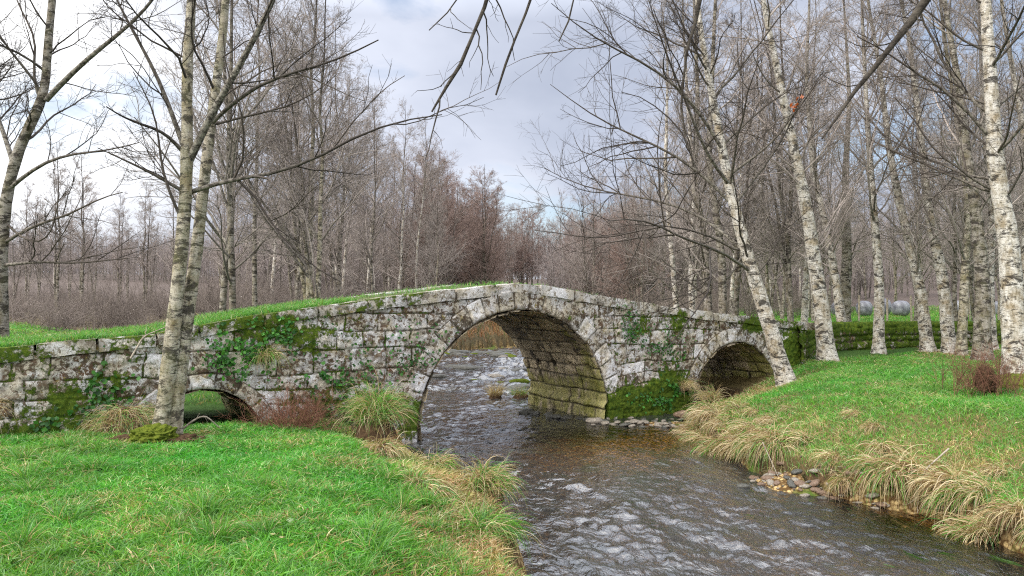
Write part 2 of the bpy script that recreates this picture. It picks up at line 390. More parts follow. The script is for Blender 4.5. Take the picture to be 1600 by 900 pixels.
# ------------------------------------------------------------------ bridge
TOPS = np.array([(-16, 1.86), (-8.44, 1.95), (-7.68, 2.02), (-6.42, 2.105), (-5, 2.37), (-3.91, 2.51), (-2.487, 2.69), (-.954, 2.85), (.05, 2.975), (.78, 2.93), (2.48, 2.68), (5.02, 2.4), (7.53, 2.16), (9.5, 2.0)])
def ztop(s): return np.interp(s, TOPS[:, 0], TOPS[:, 1])+.012*(vn(s*1.3, 0, 0, 8)-.5)
ARCH = [(.21, 2.28, .14, .40), (6.58, 1.56, .02, .34), (-5.8, .98, .22, .25)]    # centre, radius, springing, ring depth
BW = 3.0
def tow(s, w, z): return np.stack([s*U[0]+w*N_[0], D0+s*U[1]+w*N_[1], z], -1)
def blocks(s, z, seed, ch=(.24, .39), cw=(.38, 1.05), z0=-1.0, warp=1.0):
    """coursed masonry: distance to the nearest joint and a tone per block"""
    r = np.random.default_rng(seed)
    s = s+warp*.10*(fbm(s*1.7, z*1.7, 0, seed, 3)-.5); z = z+warp*.09*(fbm(s*1.1, z*1.5, 5, seed, 3)-.5)
    zs = z0+np.concatenate([[0], np.cumsum(r.uniform(*ch, 60))])
    c = np.clip(np.searchsorted(zs, z)-1, 0, 58)
    dz = np.minimum(z-zs[c], zs[c+1]-z); d = dz.copy(); tone = np.zeros_like(s); off = np.zeros_like(s)
    for k in np.unique(c):
        m = c == k
        j = -40+np.concatenate([[r.uniform(0, 1)], np.cumsum(r.uniform(*cw, 240))])
        i = np.clip(np.searchsorted(j, s[m])-1, 0, len(j)-2)
        d[m] = np.minimum(dz[m], np.minimum(s[m]-j[i], j[i+1]-s[m]))
        tone[m] = _h(i, np.full_like(i, k), i*0, seed); off[m] = _h(i, np.full_like(i, k), i*0+7, seed)
    return d, tone, off
bridge = empty('stone_bridge', (0, D0, 0), 0, 'old humpbacked granite footbridge with three arches covered in white lichen and moss', 'bridge')
def badd(name, V, Fs, mat, col=None, parent=None):
    V = V-np.array([0, D0, 0]); return mesh(name, V, Fs, mat, parent or bridge, col)
MOSSG = [(-7.8, .5, 1.5, .35, .5), (-4.9, 2.15, .8, .3, .30), (-4.3, 1.95, .8, .35, .28), (-3.4, .7, .9, .5, .45), (3.4, .35, 1.0, .35, .75), (4.4, .5, .6, .5, .7), (4.6, .2, .8, .3, .6), (3.4, 2.0, .5, .5, .25), (-6.9, 1.2, .5, .5, .25),
         (-12, 1.2, 3, .6, .35), (7.2, 2.0, .5, .25, .5), (4.6, 2.1, .5, .3, .3), (8.6, 1.2, .6, .8, .55), (-9.3, 1.8, 1.0, .2, .6), (-2.2, .6, .5, .4, .35)]
def moss_at(s, z):
    m = .29+.27*(fbm(s*.9, z*.9, 0, 77, 3)-.5)*2
    for a in MOSSG: m = m+a[4]*gauss(s, z, a[0], a[1], a[2], a[3])
    return m
def rust_at(s, z): return np.clip(.25+.9*gauss(s, z, -2.6, 1.0, 1.2, .35)+.5*gauss(s, z, -8, 1.2, .6, .4)+.4*gauss(s, z, .9, 2.6, .5, .2), 0, 1)
def face(name, w0, sgn, res, seed):
    ss = np.arange(-15, 9.3, res); zz = np.arange(-.4, 3.05, res)
    SS, ZZ = np.meshgrid(ss, zz, indexing='ij'); s, z = SS.ravel(), ZZ.ravel()
    zl = z+.02*s                                   # beds dip slightly along the bridge
    d, tone, off = blocks(s, zl, seed, warp=1.7)
    d = d+.02*(fbm(s*7, z*7, 0, seed+4, 3)-.35)
    prof = smooth(d/.03)
    disp = .026*prof-.02+.022*(off-.5)+.07*(fbm(s*2.5, z*2.5, 0, seed+1, 4)-.5)+.05*(fbm(s*13, z*13, 0, seed+2, 3)-.5)
    joint = 1-smooth((d-.004)/.014)
    disp = disp+.11*smooth((moss_at(s, z)-.42)/.3)*np.clip(fbm(s*8, z*8, 0, 88, 4)-.25, 0, 1)
    keep = np.ones((len(ss)-1, len(zz)-1), bool)
    sc_, zc_ = SS[:-1, :-1]+res/2, ZZ[:-1, :-1]+res/2
    keep &= zc_ < ztop(sc_)-.10
    for (c, R, sp, rg) in ARCH:
        rr = np.where(zc_ > sp, np.hypot(sc_-c, zc_-sp), np.abs(sc_-c))
        keep &= rr > R+rg*.45
    V = tow(s, w0-sgn*disp, z)
    moss = moss_at(s, z)+.25*joint
    return badd(name, V, [gridfaces(len(ss), len(zz), keep)], M['stone'], np.stack([moss, joint, tone, rust_at(s, z)], 1))
face('spandrel_wall', 0, 1, .021, 11); face('spandrel_wall', BW, -1, .06, 12)
for ai, (c, R, sp, rg) in enumerate(ARCH):
    L = R*math.pi+2*(sp+.45)
    def pathpt(a, r):            # arclength a along the intrados -> s, z of a point r outside it
        leg = sp+.45; th = np.clip((a-leg)/R, 0, math.pi)
        s = c-(R+r)*np.cos(th); z = sp+(R+r)*np.sin(th)
        z = np.where(a < leg, -.45+a, np.where(a > leg+R*math.pi, -.45+(L-a), z)); return s, z
    for w0, sgn, rs in ((0, 1, .02), (BW, -1, .05)):
        aa = np.linspace(0, L, int(L/rs)); rr = np.concatenate([[0, 0], np.linspace(.012, rg, max(4, int(rg/rs))), [rg+.02]])
        AA, II = np.meshgrid(aa, np.arange(len(rr)), indexing='ij'); a, ii = AA.ravel(), II.ravel(); r = rr[ii]
        rg_ = rg*(1+.16*(_h(np.floor(a/(.34)), a*0, a*0, 3+ai)-.5))
        n = max(5, int(round(L/.33))); jw = L/n
        q = a/jw+.18*(fbm(a*1.3, r*2, 0, 5, 2)-.5); fq = q-np.floor(q)
        d = np.minimum(np.minimum(fq, 1-fq)*jw, rg-r+.0); tone = _h(np.floor(q), q*0, q*0, 71+ai)
        off = _h(np.floor(q), q*0, q*0+3, 71+ai)
        rt = np.minimum(r, rg)*(rg_/rg)+.012*(fbm(a*6, r*6, 0, 6, 3)-.5)
        s, z = pathpt(a, rt)
        disp = .014+.024*smooth(d/.025)+.035*(off-.5)+.06*(fbm(s*4, z*4, 0, 15, 4)-.5)+.02*(fbm(s*14, z*14, 0, 16, 3)-.5)-.03*(1-smooth(r/.03))
        disp = np.where(ii == 0, -.12, disp); disp = np.where(ii == len(rr)-1, -.03, disp)
        joint = (1-smooth((d-.002)/.012))*(ii > 2)
        moss = moss_at(s, z)+.12*joint-.08+(.3*gauss(z, 0*z, .2, 0, .35, 1))
        badd('arch_ring', tow(s, w0-sgn*disp, z), [gridfaces(len(aa), len(rr))], M['ring'], np.stack([moss, joint, tone, rust_at(s, z)*.5], 1))
    # barrel vault
    aa = np.linspace(0, L, int(L/.03)); ww = np.arange(-.03, BW+.04, .03)
    AA, WW = np.meshgrid(aa, ww, indexing='ij'); a, w = AA.ravel(), WW.ravel()
    d, tone, off = blocks(w, a, 40+ai, ch=(.26, .42), cw=(.5, .95), z0=0, warp=1.0)
    disp = .04*smooth(d/.035)+.05*(off-.5)+.05*(fbm(w*4, a*4, 0, 44, 4)-.5)
    s0, z0 = pathpt(a, 0)
    lw = np.minimum(z0, .5)
    disp = disp+.10*smooth((.42-z0)/.1)*(.5+fbm(w*3, a*3, 0, 47, 3))*(s0 > c)*(ai == 0)     # footing courses stand proud
    r_ = -(disp)
    hole = np.zeros_like(a)
    if ai == 0:
        for wc in (.42, 1.05, 1.7, 2.35):
            m = (np.abs(w-wc) < .075) & (np.abs(z0-1.12) < .075) & (s0 > c); r_ = np.where(m, .16, r_); hole = np.where(m, 1, hole)
    s, z = pathpt(a, r_)
    joint = np.maximum(1-smooth((d-.008)/.02), hole)
    moss = .15+.5*gauss(z, 0*z, .35, 0, .7, 1)*(s > c)+.35*gauss(z, w, 1.3, .2, .9, .6)*(s > c)
    badd('vault', tow(s, w, z), [gridfaces(len(aa), len(ww))], M['soffit'], np.stack([moss, joint, tone, tone*0], 1))
def cube_np(n=4):
    t = np.linspace(-1, 1, n+1); V = []; Fq = []; off = 0
    a, b = np.meshgrid(t, t, indexing='ij'); a, b = a.ravel(), b.ravel(); o = np.ones_like(a)
    for k in range(3):
        for sg in (-1, 1):
            p = [a, b] if sg > 0 else [b, a]; q = [None]*3; q[k] = o*sg; q[(k+1) % 3] = p[0]; q[(k+2) % 3] = p[1]
            V.append(np.stack(q, 1)); Fq.append(gridfaces(n+1, n+1, off=off)); off += (n+1)**2
    return np.concatenate(V), np.concatenate(Fq)
CV, CF = cube_np(5)
# coping slabs
for w0, nm in ((.17, 'coping'), (BW-.17, 'coping')):
    VV, FF, CC = [], [], []; s = -15.0; r = np.random.default_rng(5 if w0 < 1 else 6); off = 0
    while s < 9.2:
        L = r.uniform(.55, 1.05); h = r.uniform(.085, .11)
        v = CV.copy(); rd = np.sqrt(1-.12*(v**2).sum(1)/3); v = v*rd[:, None]
        ls = s+L/2+v[:, 0]*(L/2-.003); lw = w0+v[:, 1]*(.235+r.uniform(-.02, .02)); lz = ztop(ls)-.105+v[:, 2]*h+r.uniform(-.012, .012)
        nn = (fbm(ls*6, lz*6, lw*6, 61, 3)-.5)*.045
        VV.append(tow(ls, lw-nn*1.0, lz+nn)); FF.append(CF+off); off += len(CV)
        mm = moss_at(ls, lz)+.12*(ls < -2)+.12*(v[:, 2] > .8)*(ls < 0)
        CC.append(np.stack([mm, 0*ls+.25*(np.abs(v[:, 0]) > .9), 0*ls+r.uniform(.35, 1), 0*ls+.1], 1)); s += L
    badd(nm, np.concatenate(VV), [np.concatenate(FF)], M['coping'], np.concatenate(CC))
ss = np.arange(-15, 9.25, .1); ww = np.linspace(.38, BW-.38, 12); SS, WW = np.meshgrid(ss, ww, indexing='ij')
zd = ztop(SS)-.03+.03*(fbm(SS*2, WW*2, 0, 3, 3)-.5)
badd('roadway', tow(SS.ravel(), WW.ravel(), zd.ravel()), [gridfaces(len(ss), len(ww))], M['deck'])

# ------------------------------------------------------------------ boundary wall
def wall_strip(name, path, top, thick, seed, label, mossb=.42, zb=-.3):
    seg = np.diff(path, axis=0); sl = np.hypot(*seg.T); cum = np.concatenate([[0], np.cumsum(sl)]); L = cum[-1]
    a = np.arange(0, L, .035); X = np.interp(a, cum, path[:, 0]); Y = np.interp(a, cum, path[:, 1])
    k = np.ones(25)/25; Xp = np.pad(X, 12, 'edge'); Yp = np.pad(Y, 12, 'edge'); X = np.convolve(Xp, k, 'valid'); Y = np.convolve(Yp, k, 'valid')
    T = norm(np.stack([np.gradient(X), np.gradient(Y)], 1)); Nn = np.stack([T[:, 1], -T[:, 0]], 1)     # towards the camera side
    gr = hgt(X+Nn[:, 0]*.8, Y+Nn[:, 1]*.8)
    H = top-gr+.3
    n1, n2 = 34, 12
    v = np.concatenate([np.linspace(0, 1, n1), np.linspace(1, 2, n2)[1:], np.linspace(2, 3, 10)[1:]])
    AA, VV = np.meshgrid(a, v, indexing='ij'); Z0 = (gr-.3)[:, None]; Hh = H[:, None]
    zz = np.where(VV < 1, Z0+Hh*VV, np.where(VV < 2, Z0+Hh, Z0+Hh*(3-VV)))
    oo = np.where(VV < 1, thick/2, np.where(VV < 2, thick/2-(VV-1)*thick, -thick/2))
    vv = np.where(VV < 1, VV*Hh, np.where(VV < 2, Hh+(VV-1)*thick, VV*1.0))
    d, tone, off_ = blocks(AA.ravel(), vv.ravel(), seed, ch=(.14, .28), cw=(.2, .6), z0=-.1, warp=1.8)
    disp = .07*smooth(d/.05)+.06*(off_-.5)+.09*(fbm(AA.ravel()*3, vv.ravel()*3, 0, seed, 4)-.5)
    disp = disp.reshape(AA.shape); 
    on = np.where(VV < 1, 1, np.where(VV < 2, 0, -1)); up = ((VV >= .97) & (VV <= 2.03))*1.0
    oo = oo+disp*on; zz = zz+disp*up+.10*(vn(AA*.9, 0, 0, seed)-.5)*up
    V = np.stack([X[:, None]+Nn[:, 0:1]*oo, Y[:, None]+Nn[:, 1:2]*oo, zz], -1).reshape(-1, 3)
    joint = 1-smooth((d-.004)/.03)
    zf = ((zz-Z0)/Hh).ravel()
    moss = mossb+.3*smooth((zf-.7)/.3)+.25*(fbm(AA.ravel()*1.2, vv.ravel()*1.2, 0, 9, 3)-.5)
    o = mesh(name, V, [gridfaces(len(a), len(v))], M['wall'], col=np.stack([moss, joint, tone, tone*0+.7], 1))
    return tag(o, label, 'stone wall')
wall_strip('field_wall', WALL, 1.80, .5, 91, 'low dry stone field wall thick with moss running right from the bridge end', .60)

# ------------------------------------------------------------------ tubes, ribbons
def tubes(P, R, sides, rnd=None, jit=0, seed=0, hh=None):
    N, K, _ = P.shape
    T = np.empty_like(P); T[:, 1:-1] = P[:, 2:]-P[:, :-2]; T[:, 0] = P[:, 1]-P[:, 0]; T[:, -1] = P[:, -1]-P[:, -2]; T = norm(T)
    mean = norm(P[:, -1]-P[:, 0]); ref = np.where(np.abs(mean[:, 2:3]) > .8, np.array([[1., .13, 0]]), np.array([[.1, .05, 1.]]))
    u = norm(np.cross(T, ref[:, None, :])); v = np.cross(T, u)
    an = np.arange(sides)*2*math.pi/sides; ca, sa = np.cos(an), np.sin(an)
    rad = R[:, :, None]*np.ones(sides)
    V = P[:, :, None, :]+rad[..., None]*(u[:, :, None, :]*ca[None, None, :, None]+v[:, :, None, :]*sa[None, None, :, None])
    if jit:
        q = (fbm(V[..., 0]*4, V[..., 1]*4, V[..., 2]*3, seed, 3)-.5)*jit+(fbm(V[..., 0]*14, V[..., 1]*14, V[..., 2]*9, seed, 2)-.5)*jit*.5
        V = V+(q*rad)[..., None]*(V-P[:, :, None, :])/(rad[..., None]+1e-6)
    idx = np.arange(N*K*sides).reshape(N, K, sides); nx = np.roll(idx, -1, 2)
    q = np.stack([idx[:, :-1], nx[:, :-1], nx[:, 1:], idx[:, 1:]], -1).reshape(-1, 4)
    if rnd is None: rnd = np.random.default_rng(seed+1).random(N)
    if hh is None: hh = np.zeros((N, K))
    c = np.stack([np.broadcast_to(np.clip(R/.10, 0, 1)[:, :, None], (N, K, sides)), np.broadcast_to(hh[:, :, None], (N, K, sides)), np.broadcast_to(rnd[:, None, None], (N, K, sides))], -1).reshape(-1, 3)
    return V.reshape(-1, 3), q, c
def ribbons(P, W, colr, rng):
    """P (N,K,3), W (N,K) half widths, colr (N,3) or (N,K,3)"""
    N, K, _ = P.shape; T = norm(P[:, -1]-P[:, 0]); r = norm(rng.normal(size=(N, 3))*np.array([1, 1, .25])); sd = norm(np.cross(T, r))
    V = np.stack([P-sd[:, None]*W[..., None], P+sd[:, None]*W[..., None]], 2)
    idx = np.arange(N*K*2).reshape(N, K, 2)
    q = np.stack([idx[:, :-1, 0], idx[:, :-1, 1], idx[:, 1:, 1], idx[:, 1:, 0]], -1).reshape(-1, 4)
    if colr.ndim == 2: colr = np.broadcast_to(colr[:, None, :], (N, K, 3))
    return V.reshape(-1, 3), q, np.repeat(colr.reshape(-1, 3), 2, 0)
def join(parts):
    V, Q, Cc = [], [], []; off = 0
    for v, q, c in parts: V.append(v); Q.append(q+off); Cc.append(c); off += len(v)
    return np.concatenate(V), np.concatenate(Q), np.concatenate(Cc)
def children(P, R, per, t0, t1, ln, ang, up, wob, K, rk, rng, tip=.35, minr=.0018, tpow=1.0):
    N, Kp, _ = P.shape; n = int(N*per); pi = rng.permutation(np.arange(n) % N) if n >= N else rng.choice(N, n, False)
    t = t0+(t1-t0)*rng.random(n)**tpow; f = t*(Kp-1); i = np.minimum(f.astype(int), Kp-2); fr = (f-i)[:, None]
    pos = P[pi, i]*(1-fr)+P[pi, i+1]*fr; T = norm(P[pi, i+1]-P[pi, i]); r0 = R[pi, i]*(1-fr[:, 0])+R[pi, i+1]*fr[:, 0]
    plen = np.linalg.norm(np.diff(P, axis=1), axis=2).sum(1)[pi]
    rv = norm(rng.normal(size=(n, 3))); pr = norm(rv-(rv*T).sum(1, keepdims=True)*T)
    a = np.radians(rng.uniform(ang[0], ang[1], n))[:, None]
    d = norm(T*np.cos(a)+pr*np.sin(a))
    L = ln(t, plen, rng, n) if callable(ln) else plen*rng.uniform(ln[0], ln[1], n)*(1-.45*t)
    Q = np.empty((n, K, 3)); Q[:, 0] = pos; st = (L/(K-1))[:, None]; dr = d
    for k in range(1, K):
        dr = norm(dr+wob*rng.normal(size=(n, 3))+np.array([0, 0, up])); Q[:, k] = Q[:, k-1]+dr*st
    rs = np.minimum(r0*.75, rk*L+.001); rs = np.maximum(rs, minr)
    rr = rs[:, None]*(1-(1-tip)*np.linspace(0, 1, K)[None, :]); return Q, np.maximum(rr, minr*.6)
def spline(pts, n):
    pts = np.asarray(pts, float); d = np.concatenate([[0], np.cumsum(np.linalg.norm(np.diff(pts, axis=0), axis=1))]); t = np.linspace(0, d[-1], n)
    P = np.stack([np.interp(t, d, pts[:, k]) for k in range(3)], 1)
    m = max(3, n//14) | 1; k = np.ones(m)/m; Q = np.stack([np.convolve(np.pad(P[:, j], m//2, 'reflect', reflect_type='odd'), k, 'valid') for j in range(3)], 1)
    return Q
def crown(stems, prm, rng):
    """stems: list of (P(K,3), R(K)); returns tubes of branches and twigs"""
    L1s = []
    for P, R in stems:
        Ht = P[-1, 2]-P[0, 2]
        def ln(t, pl, rg, n): return prm['L']*rg.uniform(.55, 1.0, n)*np.clip(1.18-t, .12, 1)**.8*(1 if True else 0)
        L1s.append(children(P[None], R[None], prm['n1'], prm['t0'], .99, ln, prm['a1'], prm['up1'], prm.get('w1', .10), 10, .011, rng, .25))
    P1 = np.concatenate([a for a, _ in L1s]); R1 = np.concatenate([b for _, b in L1s])
    if 'extra' in prm:
        for e in prm['extra']:
            q = spline(e[0], 10); P1 = np.concatenate([P1, q[None]]); R1 = np.concatenate([R1, np.linspace(e[1], e[2], 10)[None]])
    out = [tubes(P1, R1, 5, seed=1)]
    P2, R2 = children(P1, R1, prm['n2'], .12, .99, (.30, .65), (25, 60), prm['up2'], .13, 7, .008, rng, .35)
    out.append(tubes(P2, R2, 4, seed=2))
    P3, R3 = children(P2, R2, prm['n3'], .1, 1, (.3, .65), (25, 60), prm['up2'], .15, 5, .007, rng, .5, prm.get('minr', .002))
    out.append(tubes(P3, R3, 3, seed=3))
    if prm['n4']:
        P4, R4 = children(P3, R3, prm['n4'], .1, 1, (.35, .8), (20, 60), prm['up2'], .15, 3, .006, rng, .6, prm.get('minr', .002)*.85)
        out.append(tubes(P4, R4, 3, seed=4))
    return join(out)
UPB = dict(n1=36, t0=.16, L=4.2, a1=(32, 60), up1=.035, n2=9, up2=.03, n3=7, n4=3.6, minr=.0026)
def stem_of(pts, r0, r1, n=60, flare=.55, pw=.9):
    P = spline(pts, n); h = P[:, 2]-P[0, 2]; t = np.linspace(0, 1, n)
    R = (r0*(1-t)**pw+r1*t)*(1+flare*np.exp(-np.maximum(h-.1, 0)/.2)); return P, R
def build_tree(label, stems, prm, bark, twig, seed, cat='birch tree', name='birch_tree', group=None, foot=.6):
    base = stems[0][0][0].copy(); rng = np.random.default_rng(seed)
    root = empty(name, tuple(base), 0, label, cat, group)
    for k, (P, R) in enumerate(stems):
        hh = np.clip(foot*(1.15-(P[:, 2]-base[2])/.45), 0, 1)
        V, q, c = tubes((P-base)[None], R[None], 18, jit=.22, seed=seed+k, hh=hh[None])
        mesh('trunk', V, [q], bark, root, c)
    V, q, c = crown([(P-base, R) for P, R in stems], prm, rng)
    mesh('crown', V, [q], twig, root, c)
    return root
def at(pxs, D, dys=None, ground=True, height=14.5, lean=(0, 0)):
    """photo-pixel stem outline at distance D -> world points, from the ground to full height"""
    pts = [px(x, y, D) for x, y in pxs]
    g0 = hz(pts[0][0], pts[0][1]); pts[0][2] = g0-.15 if ground else pts[0][2]
    top = pts[-1]; d = norm(pts[-1]-pts[-2])*.6+np.array([lean[0], lean[1], .7]); d = norm(d)
    H = g0+height
    if top[2] < H:
        k = (H-top[2])/d[2]; pts.append(top+d*k*.5+np.array([.05, .1, 0])); pts.append(top+d*k)
    return np.array(pts)
# foreground birches on the right, each from its outline in the photo
FB = [
 ('leaning pale birch rising from the bank in front of the right arch', [(1232, 598), (1205, 520), (1168, 400), (1140, 290), (1120, 180), (1095, 40)], 17.3, .21, 14, 'birch'),
 ('tan birch with a slight lean just right of the leaning birch, at the wall corner', [(1293, 572), (1282, 470), (1262, 330), (1238, 210), (1215, 100), (1195, 0)], 19.5, .24, 15, 'birch'),
 ('slim pale birch growing close behind the wall corner birch', [(1318, 520), (1300, 400), (1270, 250), (1262, 120), (1268, 0)], 24.5, .17, 14, 'birch'),
 ('forked birch with a broken white foot behind the field wall', [(1318, 505), (1324, 400), (1322, 280), (1330, 150), (1322, 0)], 29.5, .26, 15, 'birch_dark'),
 ('straight slim white birch standing against the front of the mossy wall', [(1372, 548), (1374, 440), (1366, 320), (1358, 200), (1352, 60), (1350, -20)], 22.6, .18, 14, 'birch'),
 ('birch in front of the wall that bends left as it rises, speckled black and white', [(1450, 546), (1438, 450), (1412, 340), (1392, 240), (1380, 120), (1360, 0)], 22.4, .20, 14, 'birch'),
 ('pale birch at the right end of the visible wall, leaning left', [(1484, 543), (1474, 440), (1452, 330), (1440, 200), (1425, 60), (1410, -10)], 22.0, .21, 14, 'birch'),
 ('thin tan birch with a white foot, right of the pale leaning pair', [(1500, 543), (1508, 430), (1514, 320), (1500, 200), (1480, 60), (1474, 0)], 21.4, .15, 13.5, 'birch_tan'),
 ('dark barked birch behind the reddish sucker bush', [(1533, 556), (1536, 440), (1526, 320), (1512, 240), (1500, 120), (1480, 0)], 19.2, .23, 14, 'birch_dark'),
 ('slender birch between the dark birch and the thick white one', [(1548, 545), (1546, 440), (1552, 330), (1540, 200), (1535, 40)], 23.0, .17, 13.5, 'birch'),
 ('thickest white birch with heavy black scars at the right edge', [(1588, 596), (1582, 480), (1578, 380), (1558, 260), (1552, 130), (1545, 0)], 14.8, .255, 15, 'birch'),
 ('birch trunk at the far right edge behind the thickest one', [(1608, 545), (1604, 400), (1610, 250), (1585, 100), (1570, 0)], 21.0, .19, 14, 'birch'),
]
for i, (lab, pts, D, r, H, bk) in enumerate(FB):
    P = at(pts, D, height=H); prm = dict(UPB)
    if i in (0, 1): prm.update(n1=36, L=4.2, a1=(38, 66), t0=.17)
    if i == 0: prm['extra'] = [(np.array([px(x, y, D-.01*(1170-x)*(k-1)) for x, y in l])-P[0], .045, .007) for k, l in enumerate((
        [(1166, 395), (1120, 350), (1060, 318), (980, 305), (900, 290), (850, 262)], [(1146, 320), (1090, 262), (1020, 222), (940, 190), (860, 130)],
        [(1128, 230), (1080, 150), (1010, 95), (930, 60), (862, 2)], [(1138, 285), (1100, 235), (1075, 160), (1040, 80), (1010, -20)], [(1180, 430), (1120, 385), (1080, 380), (1010, 340), (950, 345)]))]
    if i == 10: prm.update(n1=30, L=4.4, a1=(35, 65), n3=5, t0=.2)
    if i in (2, 3, 5, 6, 8): prm.update(L=3.9)
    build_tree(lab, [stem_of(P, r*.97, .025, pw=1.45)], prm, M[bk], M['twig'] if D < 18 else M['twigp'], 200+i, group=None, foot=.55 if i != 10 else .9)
G5 = 'birches standing just behind the right half of the bridge'
for i, (pts, D, r, bk) in enumerate((([(1083, 500), (1080, 430), (1086, 300), (1075, 150), (1068, 0)], 27, .13, 'birch'), ([(1108, 500), (1104, 400), (1085, 280), (1092, 150), (1086, 0)], 25, .16, 'birch_dark'),
        ([(1130, 500), (1128, 400), (1108, 250), (1115, 100), (1120, 0)], 24, .15, 'birch_dark'), ([(1062, 500), (1050, 400), (1040, 280), (1045, 100), (1035, 0)], 31, .13, 'birch'))):
    P = at(pts, D, height=14); build_tree('slim birch standing just behind the right half of the bridge', [stem_of(P, r, .02)], dict(UPB, n1=30, L=4.4, t0=.15), M[bk], M['twigp'], 260+i, group=G5)
# the twin stemmed birch in front of the bridge, left
DB = 10.0
def P3(lst, D): return np.array([px(x, y, D+(d if d else 0)) for x, y, d in lst])
sl = P3([(252, 690, 0), (262, 600, 0), (276, 470, 0), (288, 330, 0), (291, 220, 0), (289, 110, 0), (298, -40, 0)], DB)
sr = P3([(272, 690, .1), (280, 600, .1), (296, 470, .2), (306, 400, .25), (318, 280, .3), (330, 170, .4), (345, 60, .5), (352, -40, .6)], DB)
sl = np.vstack([sl, sl[-1]+[.1, .2, 2.5], sl[-1]+[.0, .3, 5.5]]); sr = np.vstack([sr, sr[-1]+[.2, .3, 2.5], sr[-1]+[.5, .6, 5.0]])
E = lambda l, D=DB: P3(l, D)
ex = [(E([(294, 250, 0), (318, 195, -.1), (360, 120, -.2), (405, 40, -.3), (440, -40, -.4), (470, -130, -.5)]), .058, .025),
      (E([(289, 240, 0), (262, 165, -.1), (235, 100, -.2), (205, 50, -.3), (170, -20, -.4)]), .04, .012),
      (E([(283, 235, 0), (255, 205, -.2), (215, 192, -.4), (185, 180, -.6), (163, 165, -.7)]), .03, .008),
      (E([(296, 300, .1), (330, 285, 0), (400, 275, -.2), (470, 262, -.4), (530, 225, -.5), (600, 190, -.6), (690, 178, -.8)]), .035, .007),
      (E([(330, 190, .2), (370, 150, 0), (430, 118, -.2), (520, 95, -.4), (590, 60, -.6)]), .032, .008),
      (E([(288, 300, 0), (240, 272, -.2), (190, 248, -.4), (150, 230, -.6)]), .028, .006),
      (E([(284, 345, 0), (262, 300, -.2), (248, 250, -.2), (243, 180, -.3), (205, 110, -.5)]), .025, .006)]
prm = dict(UPB, n1=13, t0=.33, L=2.4, a1=(45, 78), up1=.02, n2=8, n3=4.5, n4=2.5, extra=[(a-sl[0], b, c) for a, b, c in ex], w1=.13)
tw = build_tree('twin stemmed tan birch on the grass in front of the bridge with a mossy foot', [stem_of(sl, .116, .035, 70, .2, 1.35), stem_of(sr, .106, .03, 70, .2, 1.35)], prm, M['birch_tan'], M['twig'], 301)
# left edge tree, behind the bridge
sl2 = P3([(2, 560, 0), (2, 480, 0), (0, 400, 0), (6, 320, 0), (20, 250, 0), (45, 190, 0), (66, 150, 0), (70, 80, 0), (76, 0, 0)], 13.5); sl2[0, 2] = hz(sl2[0, 0], 13.5)-.1
sl2 = np.vstack([sl2, sl2[-1]+[.1, .2, 2.4], sl2[-1]+[.3, .3, 5.0]])
sb = P3([(0, 420, 0), (-8, 330, .1), (-40, 200, .3), (-60, 60, .5), (-80, -60, .7)], 13.5)
E2 = lambda l: P3(l, 13.5)
ex = [(E2([(68, 155, 0), (105, 115, -.1), (150, 75, -.2), (195, 40, -.3), (230, 5, -.4), (260, -40, -.5)]), .055, .02),
      (E2([(12, 295, 0), (50, 262, -.2), (100, 240, -.4), (160, 236, -.6), (215, 222, -.7)]), .04, .008),
      (E2([(4, 380, 0), (50, 352, -.2), (110, 335, -.5), (150, 310, -.7), (190, 300, -.9)]), .035, .008),
      (E2([(2, 415, 0), (60, 408, -.3), (120, 412, -.6), (180, 405, -.9), (215, 402, -1)]), .035, .006),
      (E2([(10, 350, 0), (40, 378, -.2), (75, 376, -.4), (85, 340, -.5), (92, 300, -.6)]), .025, .006),
      (E2([(18, 255, 0), (0, 200, .2), (-20, 150, .4), (-30, 80, .6)]), .05, .02),
      (E2([(64, 165, 0), (45, 120, 0), (55, 60, 0), (30, 20, .1), (10, -30, .2)]), .03, .01)]
prm = dict(UPB, n1=18, t0=.28, L=3.2, a1=(45, 80), up1=.015, n2=8, n3=5, n4=3, extra=[(a-sl2[0], b, c) for a, b, c in ex], w1=.14)
build_tree('dark branched birch at the left edge behind the bridge parapet', [stem_of(sl2, .135, .025, 70, .4, 1.2), stem_of(sb, .075, .02, 50, 0)], prm, M['birch_dark'], M['twig'], 302)

